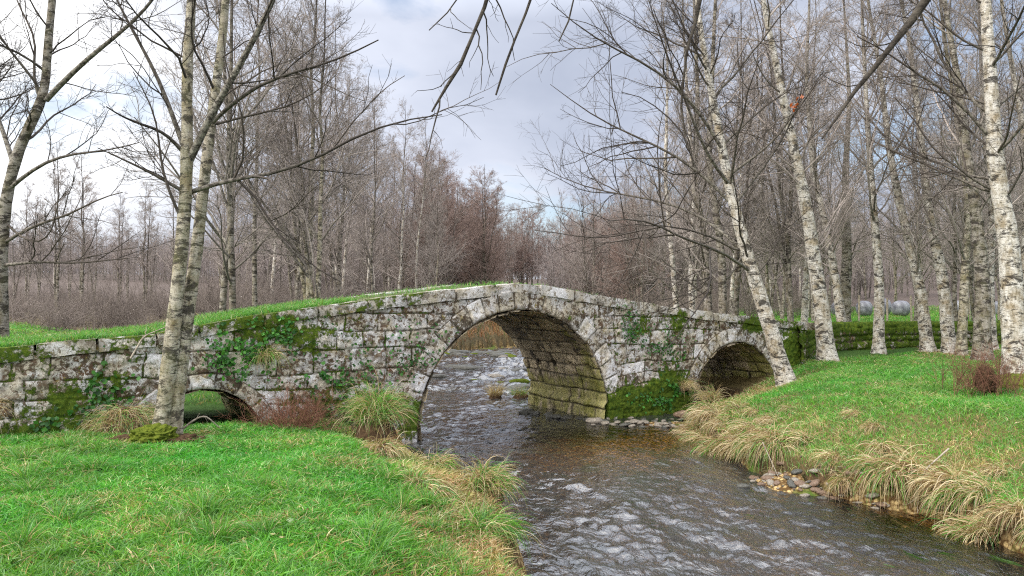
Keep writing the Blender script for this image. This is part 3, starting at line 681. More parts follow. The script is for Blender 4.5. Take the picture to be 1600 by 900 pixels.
# ---- prototypes for the trees behind, copied along both banks
def proto(seed, H, r, bark, twig, prm, lean=.6, nst=1, label=None, group=None):
    rng = np.random.default_rng(seed); stems = []
    for k in range(nst):
        az = rng.uniform(0, 6.28); sp = (k > 0)*1.0
        p = [np.array([0, 0, -.15])]
        dirx = np.array([math.cos(az), math.sin(az), 0])*(rng.uniform(.03, .09)*lean+.10*sp)
        for j in range(1, 9):
            p.append(p[-1]+np.array([0, 0, H/8*rng.uniform(.95, 1.05)])*(1-.12*sp)+dirx*H/8+rng.normal(size=3)*np.array([.09, .09, 0])*H/12)
        stems.append(stem_of(p, r*(1-.25*sp), .012, 40, .4, 1.25))
    return build_tree(label, stems, prm, bark, twig, seed, group=group)
G1 = 'bare birches in the rows along the river behind the bridge'
LAB1 = 'tall bare birch in the dense riverside rows behind the bridge'
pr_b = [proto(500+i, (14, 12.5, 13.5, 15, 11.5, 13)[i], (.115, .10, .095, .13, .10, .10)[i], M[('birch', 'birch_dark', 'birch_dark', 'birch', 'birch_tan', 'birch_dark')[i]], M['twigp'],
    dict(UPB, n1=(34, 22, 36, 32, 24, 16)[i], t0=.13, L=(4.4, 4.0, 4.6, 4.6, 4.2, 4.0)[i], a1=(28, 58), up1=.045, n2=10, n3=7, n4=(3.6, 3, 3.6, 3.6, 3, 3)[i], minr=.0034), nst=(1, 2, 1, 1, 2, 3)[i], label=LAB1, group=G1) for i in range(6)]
used = set(); rt = np.random.default_rng(77)
spots = []
def addspot(x, y, sc): spots.append((x, y, sc))
tries = 0
while len(spots) < 46 and tries < 5000:         # left rows: photo columns 330-760
    tries += 1; D = 17.5+62*rt.random()**1.3; q = rt.uniform(330, 765)
    x = (q-800)/F*D; dl = -3.9 if D < 34 else 1.5-(D-37)*.03
    if D < 34 and x > -5.0: continue
    lim = 330+ (0 if D < 60 else 120)
    if x > (-4.9 if D < 34 else 40): continue
    if D > 34 and x > .5: continue
    if D < 30 and q > 640-0*D: continue
    if all((x-a)**2+(D-b)**2 > (1.5 if D < 40 else 2.4)**2 for a, b, _ in spots): addspot(x, D, rt.uniform(.85, 1.12) if D < 50 else rt.uniform(.75, .95))
nl_ = len(spots); tries = 0
while len(spots)-nl_ < 70 and tries < 6000:      # right rows
    tries += 1; D = 25+52*rt.random()**1.2; q = rt.uniform(835, 1640)
    x = (q-800)/F*D
    if x < (7.6 if D < 50 else 5): continue
    if D > 27 and D < 56 and 1290 < q < 1500 and rt.random() < .72: continue
    if all((x-a)**2+(D-b)**2 > (1.7 if D < 40 else 2.4)**2 for a, b, _ in spots): addspot(x, D, rt.uniform(.85, 1.1) if D < 50 else rt.uniform(.8, .98))
for q in (745, 765, 780, 795, 810, 825, 840, 770, 800, 818):  # far end of the avenue
    D = rt.uniform(84, 108); addspot((q-800)/F*D, D, rt.uniform(.8, .98))
G6 = 'brown round crowned bare trees in the middle distance behind the bridge crown'
pc_ = [proto(570+i, (9.5, 11)[i], (.10, .12)[i], M['birch_dark'], M['twigw'], dict(UPB, n1=(20, 18)[i], t0=.12, L=(4.4, 5.0)[i], a1=(30, 70), up1=.05, n2=10, n3=7, n4=4, minr=.0048), nst=3, label='brown round crowned bare tree in the middle distance behind the bridge crown', group=G6) for i in range(2)]
cs = []
while len(cs) < 46:
    D = rt.uniform(44, 98); q = rt.uniform(660, 765) if rt.random() < .45 else rt.uniform(795, 1000); x = (q-800)/F*D
    d_, in_ = sdist(np.array([[x, D]]), RIV)
    if in_[0] or d_[0] < .6 or (D < 60 and q > 930 and rt.random() < .5): continue
    if all((x-a)**2+(D-b)**2 > 5 for a, b in cs): cs.append((x, D))
for k, (x, y) in enumerate(cs):
    sc = rt.uniform(.8, 1.05)
    if k < 2: pc_[k].location = (x, y, hz(x, y)); pc_[k].scale = (sc,)*3
    else: dup(pc_[k % 2], (x, y, hz(x, y)), rt.uniform(0, 6.28), sc)
for k, (x, y, sc) in enumerate(spots):
    q_ = 800+F*x/y
    if 540 < q_ < 770: sc = min(sc, max(.45, ((470-(120+(q_-540)*.95))/F*y+1.0)/13.3))
    elif 770 <= q_ < 960 and y < 82: sc = min(sc, max(.5, ((470-(300-(q_-800)*1.3))/F*y+1.0)/13.3))
    p = pr_b[k % 6]; z = hz(x, y); rz = rt.uniform(0, 6.28)
    if k < 6: p.location = (x, y, z); p.rotation_euler = (0, 0, rz); p.scale = (sc,)*3
    else: dup(p, (x, y, z), rz, sc)
# a few smaller trees in the open on the left
G2 = 'small bare trees on the low ground at the left behind the bridge'
ps = proto(560, 9.5, .10, M['birch_dark'], M['twigp'], dict(UPB, n1=34, t0=.2, L=2.6, a1=(25, 55), up1=.04, n2=8, n3=5, n4=2.5, minr=.0045), nst=2, label='small bare tree standing on the low ground left of the twin birch', group=G2)
first = True
for (q, D, sc) in ((90, 36, .95), (128, 40, 1.0), (40, 48, .9), (185, 46, .85), (150, 52, .75), (225, 40, .8), (60, 58, .9), (20, 40, .6), (235, 58, .8), (110, 60, .75), (200, 62, .8), (270, 34, .7)):
    x = (q-800)/F*D; loc = (x, D, hz(x, D))
    if first: ps.location = loc; ps.scale = (sc,)*3; first = False
    else: dup(ps, loc, rt.uniform(0, 6.28), sc)

# ---- masses nobody could count: undergrowth and far wood
def shrub_np(seed, n, H, per2, per3, spread=.5):
    r = np.random.default_rng(seed); P = np.empty((n, 5, 3)); P[:, 0] = np.stack([r.normal(size=n)*.3, r.normal(size=n)*.3, np.zeros(n)-.05], 1)
    d = norm(np.stack([r.normal(size=n)*spread, r.normal(size=n)*spread, np.ones(n)], 1)); L = H*r.uniform(.5, 1, n)
    for k in range(1, 5): d = norm(d+r.normal(size=(n, 3))*.12); P[:, k] = P[:, k-1]+d*(L/4)[:, None]
    R = np.linspace(.012, .004, 5)[None]*np.ones((n, 1))*H/2.2
    P2, R2 = children(P, R, per2, .15, 1, (.3, .6), (25, 60), .03, .15, 4, .008, r, .5, .003*H/2.2)
    out = [tubes(P, R, 3), tubes(P2, R2, 3)]
    if per3:
        P4, R4 = children(P2, R2, per3, .1, 1, (.4, .8), (25, 60), .03, .15, 3, .007, r, .6, .003*H/2.2); out.append(tubes(P4, R4, 3))
    return join(out)
def scatter_merge(protos, places, rng):
    parts = []
    for k, (x, y, z, sc) in enumerate(places):
        v, q, c = protos[k % len(protos)]; a = rng.uniform(0, 6.28); ca, sa = math.cos(a), math.sin(a)
        w = np.stack([v[:, 0]*ca-v[:, 1]*sa, v[:, 0]*sa+v[:, 1]*ca, v[:, 2]*rng.uniform(.85, 1.15)], 1)*sc+np.array([x, y, z]); cc = c.copy(); cc[:, 2] = np.clip(cc[:, 2]*.6+rng.random()*.4, 0, 1)
        parts.append((w, q, cc))
    return join(parts)
sh = [shrub_np(600+i, 22, 2.2, 7, 3) for i in range(4)]; pl = []
while len(pl) < 270:
    D = 20+45*rt.random()**.9; q = rt.uniform(300, 1330) if len(pl) < 190 else rt.uniform(-40, 330)
    if q < 330 and D < 26: continue
    x = (q-800)/F*D
    d_, in_ = sdist(np.array([[x, D]]), RIV)
    if in_[0] or d_[0] < .8: continue
    if x > 7 and D < 40 and q > 1180: continue
    if D < 34 and -9 < x < -5 and D < 20: continue
    pl.append((x, D, hz(x, D), rt.uniform(.6, 1.25)*(1 if D > 26 else .7)))
v, q, c = scatter_merge(sh, pl, rt)
tag(mesh('undergrowth', v, [q], M['twigr'], col=c), 'tangled russet brush and saplings between the riverside birches', 'undergrowth', kind='stuff')
fw = []
for i in range(5):
    r = np.random.default_rng(700+i); P = np.zeros((1, 6, 3)); P[0, :, 2] = np.linspace(0, 7, 6); P[0, :, :2] = np.cumsum(r.normal(size=(6, 2))*.15, 0); R = np.linspace(.10, .02, 6)[None]
    a, b = children(P, R, 26, .08, 1, (.3, .5), (25, 60), .05, .12, 5, .008, r, .4, .011); a2, b2 = children(a, b, 8, .15, 1, (.35, .7), (25, 60), .04, .15, 3, .010, r, .5, .010)
    fw.append(join([tubes(P, R, 4), tubes(a, b, 3), tubes(a2, b2, 3)]))
pl = []
while len(pl) < 1900:
    q = rt.uniform(-90, 1700); D = (100 if q < 400 else 58)+(95 if q < 400 else 124)*rt.random()**1.3; x = (q-800)/F*D
    if 690 < q < 860 and D < 105: continue
    if x > 0 and 1200 < q and D < 72: continue
    pl.append((x, D, hz(x, D)-.3, rt.uniform(.75, 1.15)*(.85 if q < 400 else 1)))
v, q, c = scatter_merge(fw, pl, rt)
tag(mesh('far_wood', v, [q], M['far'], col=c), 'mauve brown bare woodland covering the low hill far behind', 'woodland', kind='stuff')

# ------------------------------------------------------------------ grass
GREENS = np.array([(.09, .29, .035), (.13, .36, .045), (.05, .17, .025), (.19, .40, .07), (.17, .34, .13)])
STRAW = np.array([(.55, .43, .25), (.42, .31, .17), (.66, .56, .38), (.28, .18, .10)])
def blades(X, Y, Z, H, lean, Wd, dry, rng, K=4):
    n = len(X); az = rng.uniform(0, 6.28, n); ln = lean*rng.uniform(.2, 1.5, n); t = np.linspace(0, 1, K)
    hx = np.cos(az)*ln*H; hy = np.sin(az)*ln*H
    P = np.stack([X[:, None]+hx[:, None]*t**2, Y[:, None]+hy[:, None]*t**2, Z[:, None]+H[:, None]*(t-.28*np.minimum(ln, 1.6)[:, None]*t**2)], -1)
    W = Wd[:, None]*np.array([.8, 1, .7, .08] if K == 4 else [1, .75, .08])[None]
    cg_ = GREENS[rng.integers(0, 5, n)]; cs = STRAW[rng.integers(0, 4, n)]; isd = rng.random(n) < dry
    c = np.where(isd[:, None], cs, cg_)*rng.uniform(.75, 1.2, (n, 1)); return ribbons(P, W, c, rng)
rg = np.random.default_rng(31)
def dryness(x, y):
    d, _ = sdist(np.stack([x, y], 1), RIV); k = np.where(x < 1.5, smooth((1.35-d+1.1*(fbm(x*1.1, y*1.1, 0, 14, 3)-.5))/.9), smooth((1.6-d+2.0*(fbm(x, y, 0, 14, 3)-.5))/1.2))
    return np.clip(.07+np.where(x < 1.5, .7, .48)*k+.25*(fbm(x*2.3, y*2.3, 0, 19, 3) > .62), 0, .95), d
def field(name, lab, xr, yr, n, hr, wd, lean, cond, dens=lambda D: 1, K=4, zf=None):
    x = rg.uniform(*xr, n*4); y = yr[0]+(yr[1]-yr[0])*rg.random(n*4); m = (rg.random(n*4) < dens(y)) & cond(x, y); x, y = x[m][:n], y[m][:n]
    dr, d = dryness(x, y); d_, ins_ = sdist(np.stack([x, y], 1), RIV); m = ~ins_ & (d_ > .05); x, y, dr = x[m], y[m], dr[m]
    H = rg.uniform(*hr, len(x))*(.6+.8*fbm(x*2, y*2, 0, 23, 3)); z = hgt(x, y)-.01 if zf is None else zf(x, y)
    for bx, by in TB: dr = dr+.7*np.exp(-(((x-bx)**2+(y-by)**2)/.5**2))
    v, q, c = blades(x, y, z, H, lean, wd*(.6+.08*y)*rg.uniform(.7, 1.3, len(x)), dr, rg, K)
    pa = fbm(x*1.6, y*1.6, 0, 301, 4); pb = fbm(x*.7, y*.7, 0, 302, 3); tint = np.stack([.85+.9*(pb-.4), .72+.6*pa, .8+.5*(pb-.4)], 1)
    c = c*np.repeat(np.clip(tint, .45, 1.5), 2*K, 0)
    return tag(mesh(name, v, [q], M['blade'], col=c), lab, 'grass', kind='stuff')
TB = [(o.location[0], o.location[1]) for o in C.objects if o.name.startswith('birch_tree') and o.parent is None and abs(o.location[0]) < 16 and o.location[1] < 26]
infr = lambda x, y: np.abs(x) < .74*y+1.9
wloc = lambda x, y: x*N_[0]+(y-D0)*N_[1]
field('grass', 'short bright green meadow grass on the near left bank', (-10, .8), (3.4, 13.2), 240000, (.045, .12), .0040, 1.0, lambda x, y: infr(x, y) & (wloc(x, y) < -.02), lambda D: np.clip((6.5/D)**1.3, 0, 1))
field('grass', 'bright green mown grass on the right bank below the wall', (2.6, 21), (6.2, 25.5), 215000, (.05, .11), .0030, .9, lambda x, y: infr(x, y) & (x > 2.6) & (wloc(x, y) < -.02), lambda D: np.clip((11/D)**1.0, 0, 1), 3)
field('grass', 'pasture grass beyond the field wall and behind the bridge', (-22, 36), (15, 60), 130000, (.06, .14), .0030, .8, lambda x, y: infr(x, y) & (wloc(x, y) > 3.2) & ((x > 6) | (y < 30)), lambda D: np.clip(22/D, 0, 1), 3)
n = 26000; x = rg.uniform(-7, 7, n); y = rg.uniform(32.5, 47, n); d_, i_ = sdist(np.stack([x, y], 1), RIV); m = ~i_ & (d_ > .1); x, y = x[m], y[m]
n = len(x); v, q, c = blades(x, y, hgt(x, y)-.02, rg.uniform(.2, .6, n)*(.4+1.1*fbm(x*1.5, y*1.5, 0, 3, 3)), .6, np.full(n, .011), np.full(n, .88), rg, 3); c = c*np.array([.75, .50, .45])
tag(mesh('rank_grass', v, [q], M['blade'], col=c), 'rusty dead rank grass on the far bank seen through the main arch', 'grass', kind='stuff')
# turf on the bridge roadway and along the left coping
n = 60000; s_ = rg.uniform(-14, 2.5, n); ww_ = np.where(rg.random(n) < .55, rg.uniform(.12, .55, n), rg.uniform(.3, 2.9, n))
m = rg.random(n) < np.where(s_ < -3.2, 1, np.where(s_ < -1.6, .5*(fbm(s_*1.3, 0*s_, 0, 5, 2) > .5), .04)+.1*(ww_ > .6)); s_, ww_ = s_[m], ww_[m]
P = tow(s_, ww_, ztop(s_)-.02); v, q, c = blades(P[:, 0], P[:, 1], P[:, 2], rg.uniform(.04, .12, len(s_))*(.4+1.1*fbm(s_*2, ww_*2, 0, 8, 2)), .7, np.full(len(s_), .0045), np.full(len(s_), .08), rg, 3)
o = mesh('turf', v-np.array([0, D0, 0]), [q], M['blade'], bridge, c); o['label'] = 'green turf along the left half of the parapet top'; o['kind'] = 'stuff'

# ------------------------------------------------------------------ tussocks
def tussock(seed, n, L, r0, green, bias=.5, hang=1.0, mound=.5, elv=(40, 85), wd=1.0):
    r = np.random.default_rng(seed); K = 8
    rr = r0*np.sqrt(r.random(n)); az = r.uniform(0, 6.28, n)
    z0 = mound*r0*(1-(rr/r0)**2*.8)
    P = np.empty((n, K, 3)); P[:, 0] = np.stack([rr*np.cos(az), rr*np.sin(az), z0], 1)
    az2 = az+r.normal(size=n)*.8; el = np.radians(r.uniform(*elv, n)); d = np.stack([np.cos(az2)*np.cos(el), np.sin(az2)*np.cos(el), np.sin(el)], 1)
    d = norm(d+np.array([bias, 0, 0])*r.uniform(.2, 1, (n, 1))); ll = L*r.uniform(.25, 1.2, n); g_ = hang*r.uniform(.2, .42, n)
    for k in range(1, K):
        P[:, k] = P[:, k-1]+d*(ll/(K-1))[:, None]; d = norm(d+np.stack([0*g_, 0*g_, -g_], 1)+r.normal(size=(n, 3))*.11)
    W = wd*(r.uniform(.0022, .0048, n))[:, None]*np.linspace(1, .15, K)[None]
    isg = r.random(n) < green; c = np.where(isg[:, None], GREENS[r.integers(0, 5, n)], STRAW[r.integers(0, 4, n)])*r.uniform(.7, 1.2, (n, 1))
    return ribbons(P, W, c, r)
def mound_np(r0, h, seed):
    t = np.linspace(0, 1, 9); a = np.linspace(0, 2*math.pi, 25); T, Aa = np.meshgrid(t, a, indexing='ij'); rr = r0*T*(1+.2*(vn(np.cos(Aa)*2+5, np.sin(Aa)*2+5, 0, seed)-.5))
    z = h*np.cos(T*math.pi/2)-.35*T**3*r0+.03*vn(rr*np.cos(Aa)*20, rr*np.sin(Aa)*20, 0, seed)
    return np.stack([rr*np.cos(Aa), rr*np.sin(Aa), z], -1).reshape(-1, 3), gridfaces(9, 25)
def make_tussock(seed, n, L, r0, green, label, group=None, **k):
    root = empty('grass_tussock', (0, 0, 0), 0, label, 'grass tussock', group)
    v, q, c = tussock(seed, n, L, r0, green, **k); mesh('blades', v, [q], M['blade'], root, c)
    v, q = mound_np(r0*1.05, r0*k.get('mound', .5), seed); mesh('mound', v, [q], M['dirt'], root)
    return root
def put(o, x, y, z=None, rz=0, sc=1.0):
    o.location = (x, y, hz(x, y) if z is None else z); o.rotation_euler = (0, 0, rz); o.scale = (sc,)*3 if np.isscalar(sc) else sc
a = math.radians
put(make_tussock(1, 1500, .58, .30, .55, 'largest grass tussock, green on top, against the left pier of the main arch', hang=1.15, bias=.25, mound=1.3, wd=1.3), -2.1, 11.35, .62, a(-60))
put(make_tussock(2, 520, .36, .17, .35, 'small straw tussock on the left bank edge behind the dead stems', bias=.5, hang=1.5, mound=.9, wd=1.3), -.98, 9.55, .33, a(-40))
put(make_tussock(3, 800, .40, .21, .35, 'round straw and green tussock overhanging the water on the left bank', bias=.5, hang=1.4, mound=1.0, wd=1.3), -.30, 8.25, .42, a(-20))
put(make_tussock(4, 600, .38, .2, .7, 'green tussock at the bottom of the photo beside the water', bias=.5, hang=1.3, wd=1.3), -.22, 6.75, .42, a(-10))
put(make_tussock(5, 500, .38, .2, .25, 'flattened dry tussock lying in the grass left of the overhanging one', bias=1.2, hang=1.4, elv=(5, 50), wd=1.2), -.95, 7.6, .62, a(-40))
put(make_tussock(12, 500, .42, .2, .15, 'flattened dry tussock in the grass below the largest tussock', bias=1.2, hang=1.4, elv=(5, 50), wd=1.2), -1.75, 9.9, .55, a(-60))
put(make_tussock(6, 300, .42, .18, .0, 'rust red tussock on the gravel bar seen through the main arch', bias=0, hang=.4, mound=.8), -.45, 19.6, .02)
put(make_tussock(7, 300, .36, .25, .5, 'low yellow green tussock on the gravel bar beside the rust red one', bias=0, mound=.5), .25, 19.7, .02)
put(make_tussock(8, 500, .7, .18, .1, 'straw tussock hanging from a ledge low on the left of the bridge face', bias=1.2, hang=1.2), -7.25, 9.85, 1.02, a(-58))
put(make_tussock(9, 300, .55, .10, .35, 'thin green and brown tuft hanging from the bridge face right of the twin birch', bias=1.0, hang=1.3), -4.05, 12.1, 1.62, a(-58))
put(make_tussock(10, 350, .5, .14, .1, 'dry tuft hanging at the waterline left of the right arch', bias=1.0, hang=1.2), 4.02, 17.15, .55, a(-58))
put(make_tussock(11, 500, .45, .2, .15, 'pale dry tussock at the tip of the right bank before the right arch', bias=.6), 4.45, 16.4, .35, a(200))
put(make_tussock(13, 900, .5, .42, .3, 'dry grass tuft beside the mossy foot of the twin birch', bias=.3, mound=.8, elv=(5, 60), hang=1.5), -5.65, 10.75, .68, a(-90))
G3 = 'straw tussocks draped over the right bank'
pt = [make_tussock(20+i, 430, (.40, .47, .35, .43)[i], (.15, .17, .13, .19)[i], (.12, .30, .45, .10)[i], 'straw coloured grass tussock drooping down the right bank towards the water', G3, bias=1.5, hang=1.25, mound=.7, elv=(5, 62), wd=1.45) for i in range(4)]
edge = RIV[33:44][::-1]     # right water edge, near to far
seg = np.diff(edge, axis=0); sl_ = np.hypot(*seg.T); cum = np.concatenate([[0], np.cumsum(sl_)]); k = 0
rows = []
for row, (off_, step, sc) in enumerate(((.08, .30, 1.1), (.42, .46, 1.1), (.85, .85, .85), (1.35, 1.6, .65))):
    for t in np.arange(.1+row*.13, cum[-1]-1.2, step):
        i = min(np.searchsorted(cum, t)-1, len(seg)-1); i = max(i, 0); p = edge[i]+seg[i]/sl_[i]*(t-cum[i]); nrm = np.array([seg[i][1], -seg[i][0]])/sl_[i]
        if (nrm[0] < 0): nrm = -nrm
        jj = rt.normal(size=2)*.09; q = p+nrm*(off_+rt.uniform(-.08, .12))+jj; 
        if np.hypot(q[0]-3.95, q[1]-10.35) < .55 and row < 2: continue
        if row and rt.random() < .18: continue
        rows.append((q, math.atan2(-nrm[1], -nrm[0]), sc))
for k, (q, ang, sc) in enumerate(rows):
    z = hz(q[0], q[1]); sc = sc*rt.uniform(.75, 1.15); rz = ang+rt.normal()*.35
    if k < 4: put(pt[k], q[0], q[1], z-.03, rz, sc)
    else: dup(pt[k % 4], (q[0], q[1], z-.03), rz, sc)
G4 = 'small green grass clumps standing up out of the left bank meadow'
pg = make_tussock(30, 160, .24, .07, .93, 'small clump of longer green grass standing out of the left meadow', G4, bias=.2, hang=.6, mound=.2)
for k in range(34):
    D = rt.uniform(4.3, 9.5); x = rt.uniform(-.68*D, -.3 if D < 8 else -1.6)
    if k == 0: put(pg, x, D)
    else: dup(pg, (x, D, hz(x, D)), rt.uniform(0, 6.28), rt.uniform(.6, 1.2))

# ------------------------------------------------------------------ ivy, ferns on the face
def leafpatch(s0, z0, rs, rz_, n, label, seed, cols=((.03, .12, .02), (.06, .2, .03), (.02, .08, .015)), size=.03):
    r = np.random.default_rng(seed); s = s0+r.normal(size=n)*rs*.55; z = z0+r.normal(size=n)*rz_*.55
    k = (fbm(s*4, z*4, 0, seed, 3)-.5)*6+.4 > r.random(n)*.9; s, z = s[k], z[k]
    for (c, R, sp, rg__) in ARCH: kk = np.hypot(s-c, np.maximum(z-sp, 0)) > R+.03; s, z = s[kk], z[kk]
    kk = z < ztop(s)+.02; s, z = s[kk], z[kk]; n = len(s)
    P0 = tow(s, -.03-r.random(n)*.07, z); nn = norm(np.array([-N_[0], -N_[1], .35])+r.normal(size=(n, 3))*.45)
    u = norm(np.cross(nn, norm(r.normal(size=(n, 3))))); w = np.cross(nn, u); sz = size*r.uniform(.6, 1.4, n)[:, None]
    V = np.stack([P0-w*sz, P0+u*sz*.85-w*sz*.2, P0+u*sz*.5+w*sz*.6, P0+w*sz*1.1, P0-u*sz*.5+w*sz*.6, P0-u*sz*.85-w*sz*.2], 1)
    c = np.array(cols)[r.integers(0, len(cols), n)]*r.uniform(.7, 1.4, (n, 1)); base = P0.mean(0)
    root = mesh('ivy_plant', (V-base).reshape(-1, 3), [np.arange(n*6).reshape(n, 6)], M['leaf'], col=np.repeat(c, 6, 0)); root.location = tuple(base)
    return tag(root, label, 'ivy')
BR = ((.045, .17, .025), (.08, .26, .035), (.03, .11, .02)); 
leafpatch(-4.75, 2.02, .75, .38, 600, 'bright green ivy spread under the parapet right of the twin birch', 901, BR)
leafpatch(-5.25, 1.65, .4, .3, 420, 'smaller ivy patch just right of the twin birch trunk', 902, BR)
leafpatch(-7.3, 1.15, .45, .5, 300, 'dark ivy trailing down the bridge face left of the twin birch', 903)
leafpatch(-8.3, .75, .9, .35, 420, 'dark green ivy low on the bridge face at the left edge', 904)
leafpatch(-3.6, .95, .55, .55, 380, 'ivy climbing above the bramble by the small arch', 905)
leafpatch(3.1, 2.05, .4, .55, 260, 'thin ivy strands right of the main arch crown', 906, size=.026)
leafpatch(4.1, 1.5, .7, .5, 420, 'sparse ivy scattered between the main and right arches', 907, size=.024)
leafpatch(4.2, .45, .8, .28, 900, 'bright green growth at the foot of the pier beside the water', 908, BR, size=.028)
leafpatch(-1.9, 1.7, .9, .5, 260, 'few ivy leaves left of the main arch ring', 909, size=.024)
leafpatch(-3.0, 1.35, 1.0, .5, 300, 'loose ivy on the middle of the left spandrel', 910, size=.026)

# ------------------------------------------------------------------ moss foot, bramble, sucker bush, stems, driftwood
def blob(name, r, sc, seed, mat, parent=None, amp=.5, loc=(0, 0, 0), fr=2.5):
    v = CVR*1.0; n_ = fbm(v[:, 0]*fr+9, v[:, 1]*fr+9, v[:, 2]*fr+9, seed, 4)-.5; v = v*(1+amp*n_)[:, None]*np.array(sc)*r
    o = mesh(name, v, [CFR], mat, parent); o.location = loc; return o
CVR, CFR = cube_np(14); CVR = norm(CVR)
def merged(n, seed, fn): pass
CVR, CFR = cube_np(34); CVR = norm(CVR)
mf = blob('moss_cushion', .25, (1.2, 1, .62), 3, M['moss'], tw, .95, (-.02, -.14, .10), 3.4); 
mf['label'] = 'yellow green moss cushion over the roots'
for k, dxy in enumerate(((-.42, -.1), (.38, -.1))):
    blob('root', .17, (1.4, 1, .5), 5+k, M['dirt'], tw, 1.3, (dxy[0], dxy[1], .03))
def bush(name, label, x, y, n, H, mat, seed, spread=.6, cat='bush', per2=7, per3=3, z=None):
    root = empty(name, (x, y, hz(x, y) if z is None else z), 0, label, cat); v, q, c = shrub_np(seed, n, H, per2, per3, spread); mesh('stems', v, [q], mat, root, c); return root
bush('bramble_bush', 'dark reddish bramble bush at the foot of the bridge right of the small arch', -3.45, 11.65, 120, .85, M['bramble'], 71, .9)
bush('bramble_bush', 'dark tangled bramble tight against the left pier behind the largest tussock', -2.7, 12.5, 60, .8, M['twig'], 74, 1.2)
sk = bush('sucker_bush', 'reddish brown sucker bush sprouting from a stump near the right edge', 8.15, 12.6, 80, .95, M['bramble'], 72, .14)
blob('stump', .17, (.8, .8, 1.6), 12, M['dirt'], sk, 1.0, (0, 0, .2))
mm = empty('mossy_root_mound', (9.25, 13.4, hz(9.25, 13.4)), 0, 'long moss covered root mound at the foot of the thickest birch', 'root mound')
blob('moss', .5, (1.5, .7, .5), 13, M['moss'], mm, .5, (0, 0, .06)); blob('root', .5, (1.55, .75, .42), 14, M['dirt'], mm, .7, (0, -.06, -.03))
def rod(name, pts, r0, r1, mat, label=None, cat=None, group=None, kids=0, seed=0):
    pts = np.asarray(pts, float); b = pts[0].copy(); P = spline(pts-b, 14); R = np.linspace(r0, r1, 14); parts = [tubes(P[None], R[None], 6, seed=seed, jit=.3)]
    if kids:
        r = np.random.default_rng(seed); a_, b_ = children(P[None], R[None], kids, .3, 1, (.15, .4), (25, 60), .02, .15, 5, .01, r, .4, .0012); parts.append(tubes(a_, b_, 4))
        c_, d_ = children(a_, b_, 2, .2, 1, (.3, .6), (25, 60), .02, .15, 4, .01, r, .4, .001); parts.append(tubes(c_, d_, 3))
    v, q, c = join(parts); o = mesh(name, v, [q], mat, col=c); o.location = tuple(b); return tag(o, label, cat, group)
for lab, l, r in (('tall dead stem rising from the left bank edge before the water', [(722, 805), (728, 700), (735, 645)], .0065), ('shorter dead stem leaning left beside the tall one', [(712, 800), (722, 740), (716, 680)], .005),
        ('slanting dead stem with side twigs right of the tall one', [(705, 790), (735, 745), (752, 690)], .004), ('thin dead stem standing alone over the water', [(800, 760), (803, 720), (806, 680)], .0025)):
    rod('dried_weed', [px(x, y, 9.0) for x, y in l], r, .0018, M['twig'], lab, 'dead stem', kids=5, seed=len(lab))
rod('dead_branch', [px(1480, 700, 9.3), px(1440, 735, 9.1), px(1432, 770, 9.0), px(1430, 800, 8.95)], .012, .004, M['wood'], 'bleached forked dead branch poking out of the right bank tussocks', 'dead branch', kids=6, seed=3)
rod('dead_branch', [px(1190, 690, 10.5), px(1215, 745, 10.3)], .008, .003, M['wood'], 'thin pale twig hanging from the right bank above the pebbles', 'dead branch', kids=3, seed=4)
rod('dead_branch', [px(284, 672, 10.2), px(305, 655, 10.3), px(322, 648, 10.4), px(345, 668, 10.5)], .016, .006, M['wood'], 'crooked bleached root beside the small arch opening', 'dead branch', kids=4, seed=5)
rod('dead_branch', [px(205, 560, 9.6), px(225, 525, 9.75), px(262, 510, 9.9)], .014, .006, M['wood'], 'pale dead stem lying against the parapet at the left', 'dead branch', kids=2, seed=6)
# mossy trunk on the far left bank seen through the main arch
mt = empty('leaning_tree', (-3.9, 29, hz(-4.6, 29)), 0, 'mossy leaning trunk on the far left bank seen through the main arch', 'tree trunk')
v, q, c = tubes(spline([(-1.2, .5, 0), (-.6, 0, .25), (0, 0, .6), (.35, -.2, 1.0), (.4, 0, 1.5)], 24)[None], np.linspace(.42, .16, 24)[None], 14, jit=.4, seed=5); mesh('trunk', v, [q], M['moss'], mt, c)
# ------------------------------------------------------------------ stones
def stone(seed, mat, label, group, name='river_stone'):
    v = CVR.copy()*np.array([1, .72, .38]); n_ = fbm(v[:, 0]*1.6+seed, v[:, 1]*1.6, v[:, 2]*1.6, seed, 3)-.5; v = v*(1+.7*n_)[:, None]
    return tag(mesh(name, v, [CFR], mat), label, 'stone', group)
CVR, CFR = cube_np(7); CVR = norm(CVR)
def stones(protos, places):
    for k, (x, y, z, sc) in enumerate(places):
        p = protos[k % len(protos)]; rot = (rt.normal()*.2, rt.normal()*.2, rt.uniform(0, 6.28))
        if k < len(protos): p.location = (x, y, z); p.rotation_euler = rot; p.scale = (sc,)*3 if np.isscalar(sc) else sc
        else: dup(p, (x, y, z), sc=sc, rot=rot if np.isscalar(sc) else (0, 0, rt.normal()*.35))
l_, g_ = 'pebble among the stones heaped at the water edge under the right bank', 'pebbles heaped under the right bank'
pp = [stone(1, M['rock'], l_, g_), stone(2, M['rockr'], l_, g_), stone(3, M['rock'], l_, g_), stone(4, M['rockd'], l_, g_), stone(5, M['rockr'], l_, g_)]
pl = []
for k in range(190):
    u_ = rt.random(); x = 3.35+1.3*u_+rt.normal()*.2; y = 10.9-1.6*u_+rt.normal()*.2-.05; pl.append((x, y, max(hz(x, y), -.06)+.004, .02+.08*rt.random()**2.2))
stones(pp, pl)
l_, g_ = 'grey cobble in the shallow riffle left of the right arch', 'cobbles in the riffle left of the right arch'
pp = [stone(6, M['rock'], l_, g_), stone(7, M['rockd'], l_, g_), stone(8, M['rock'], l_, g_)]
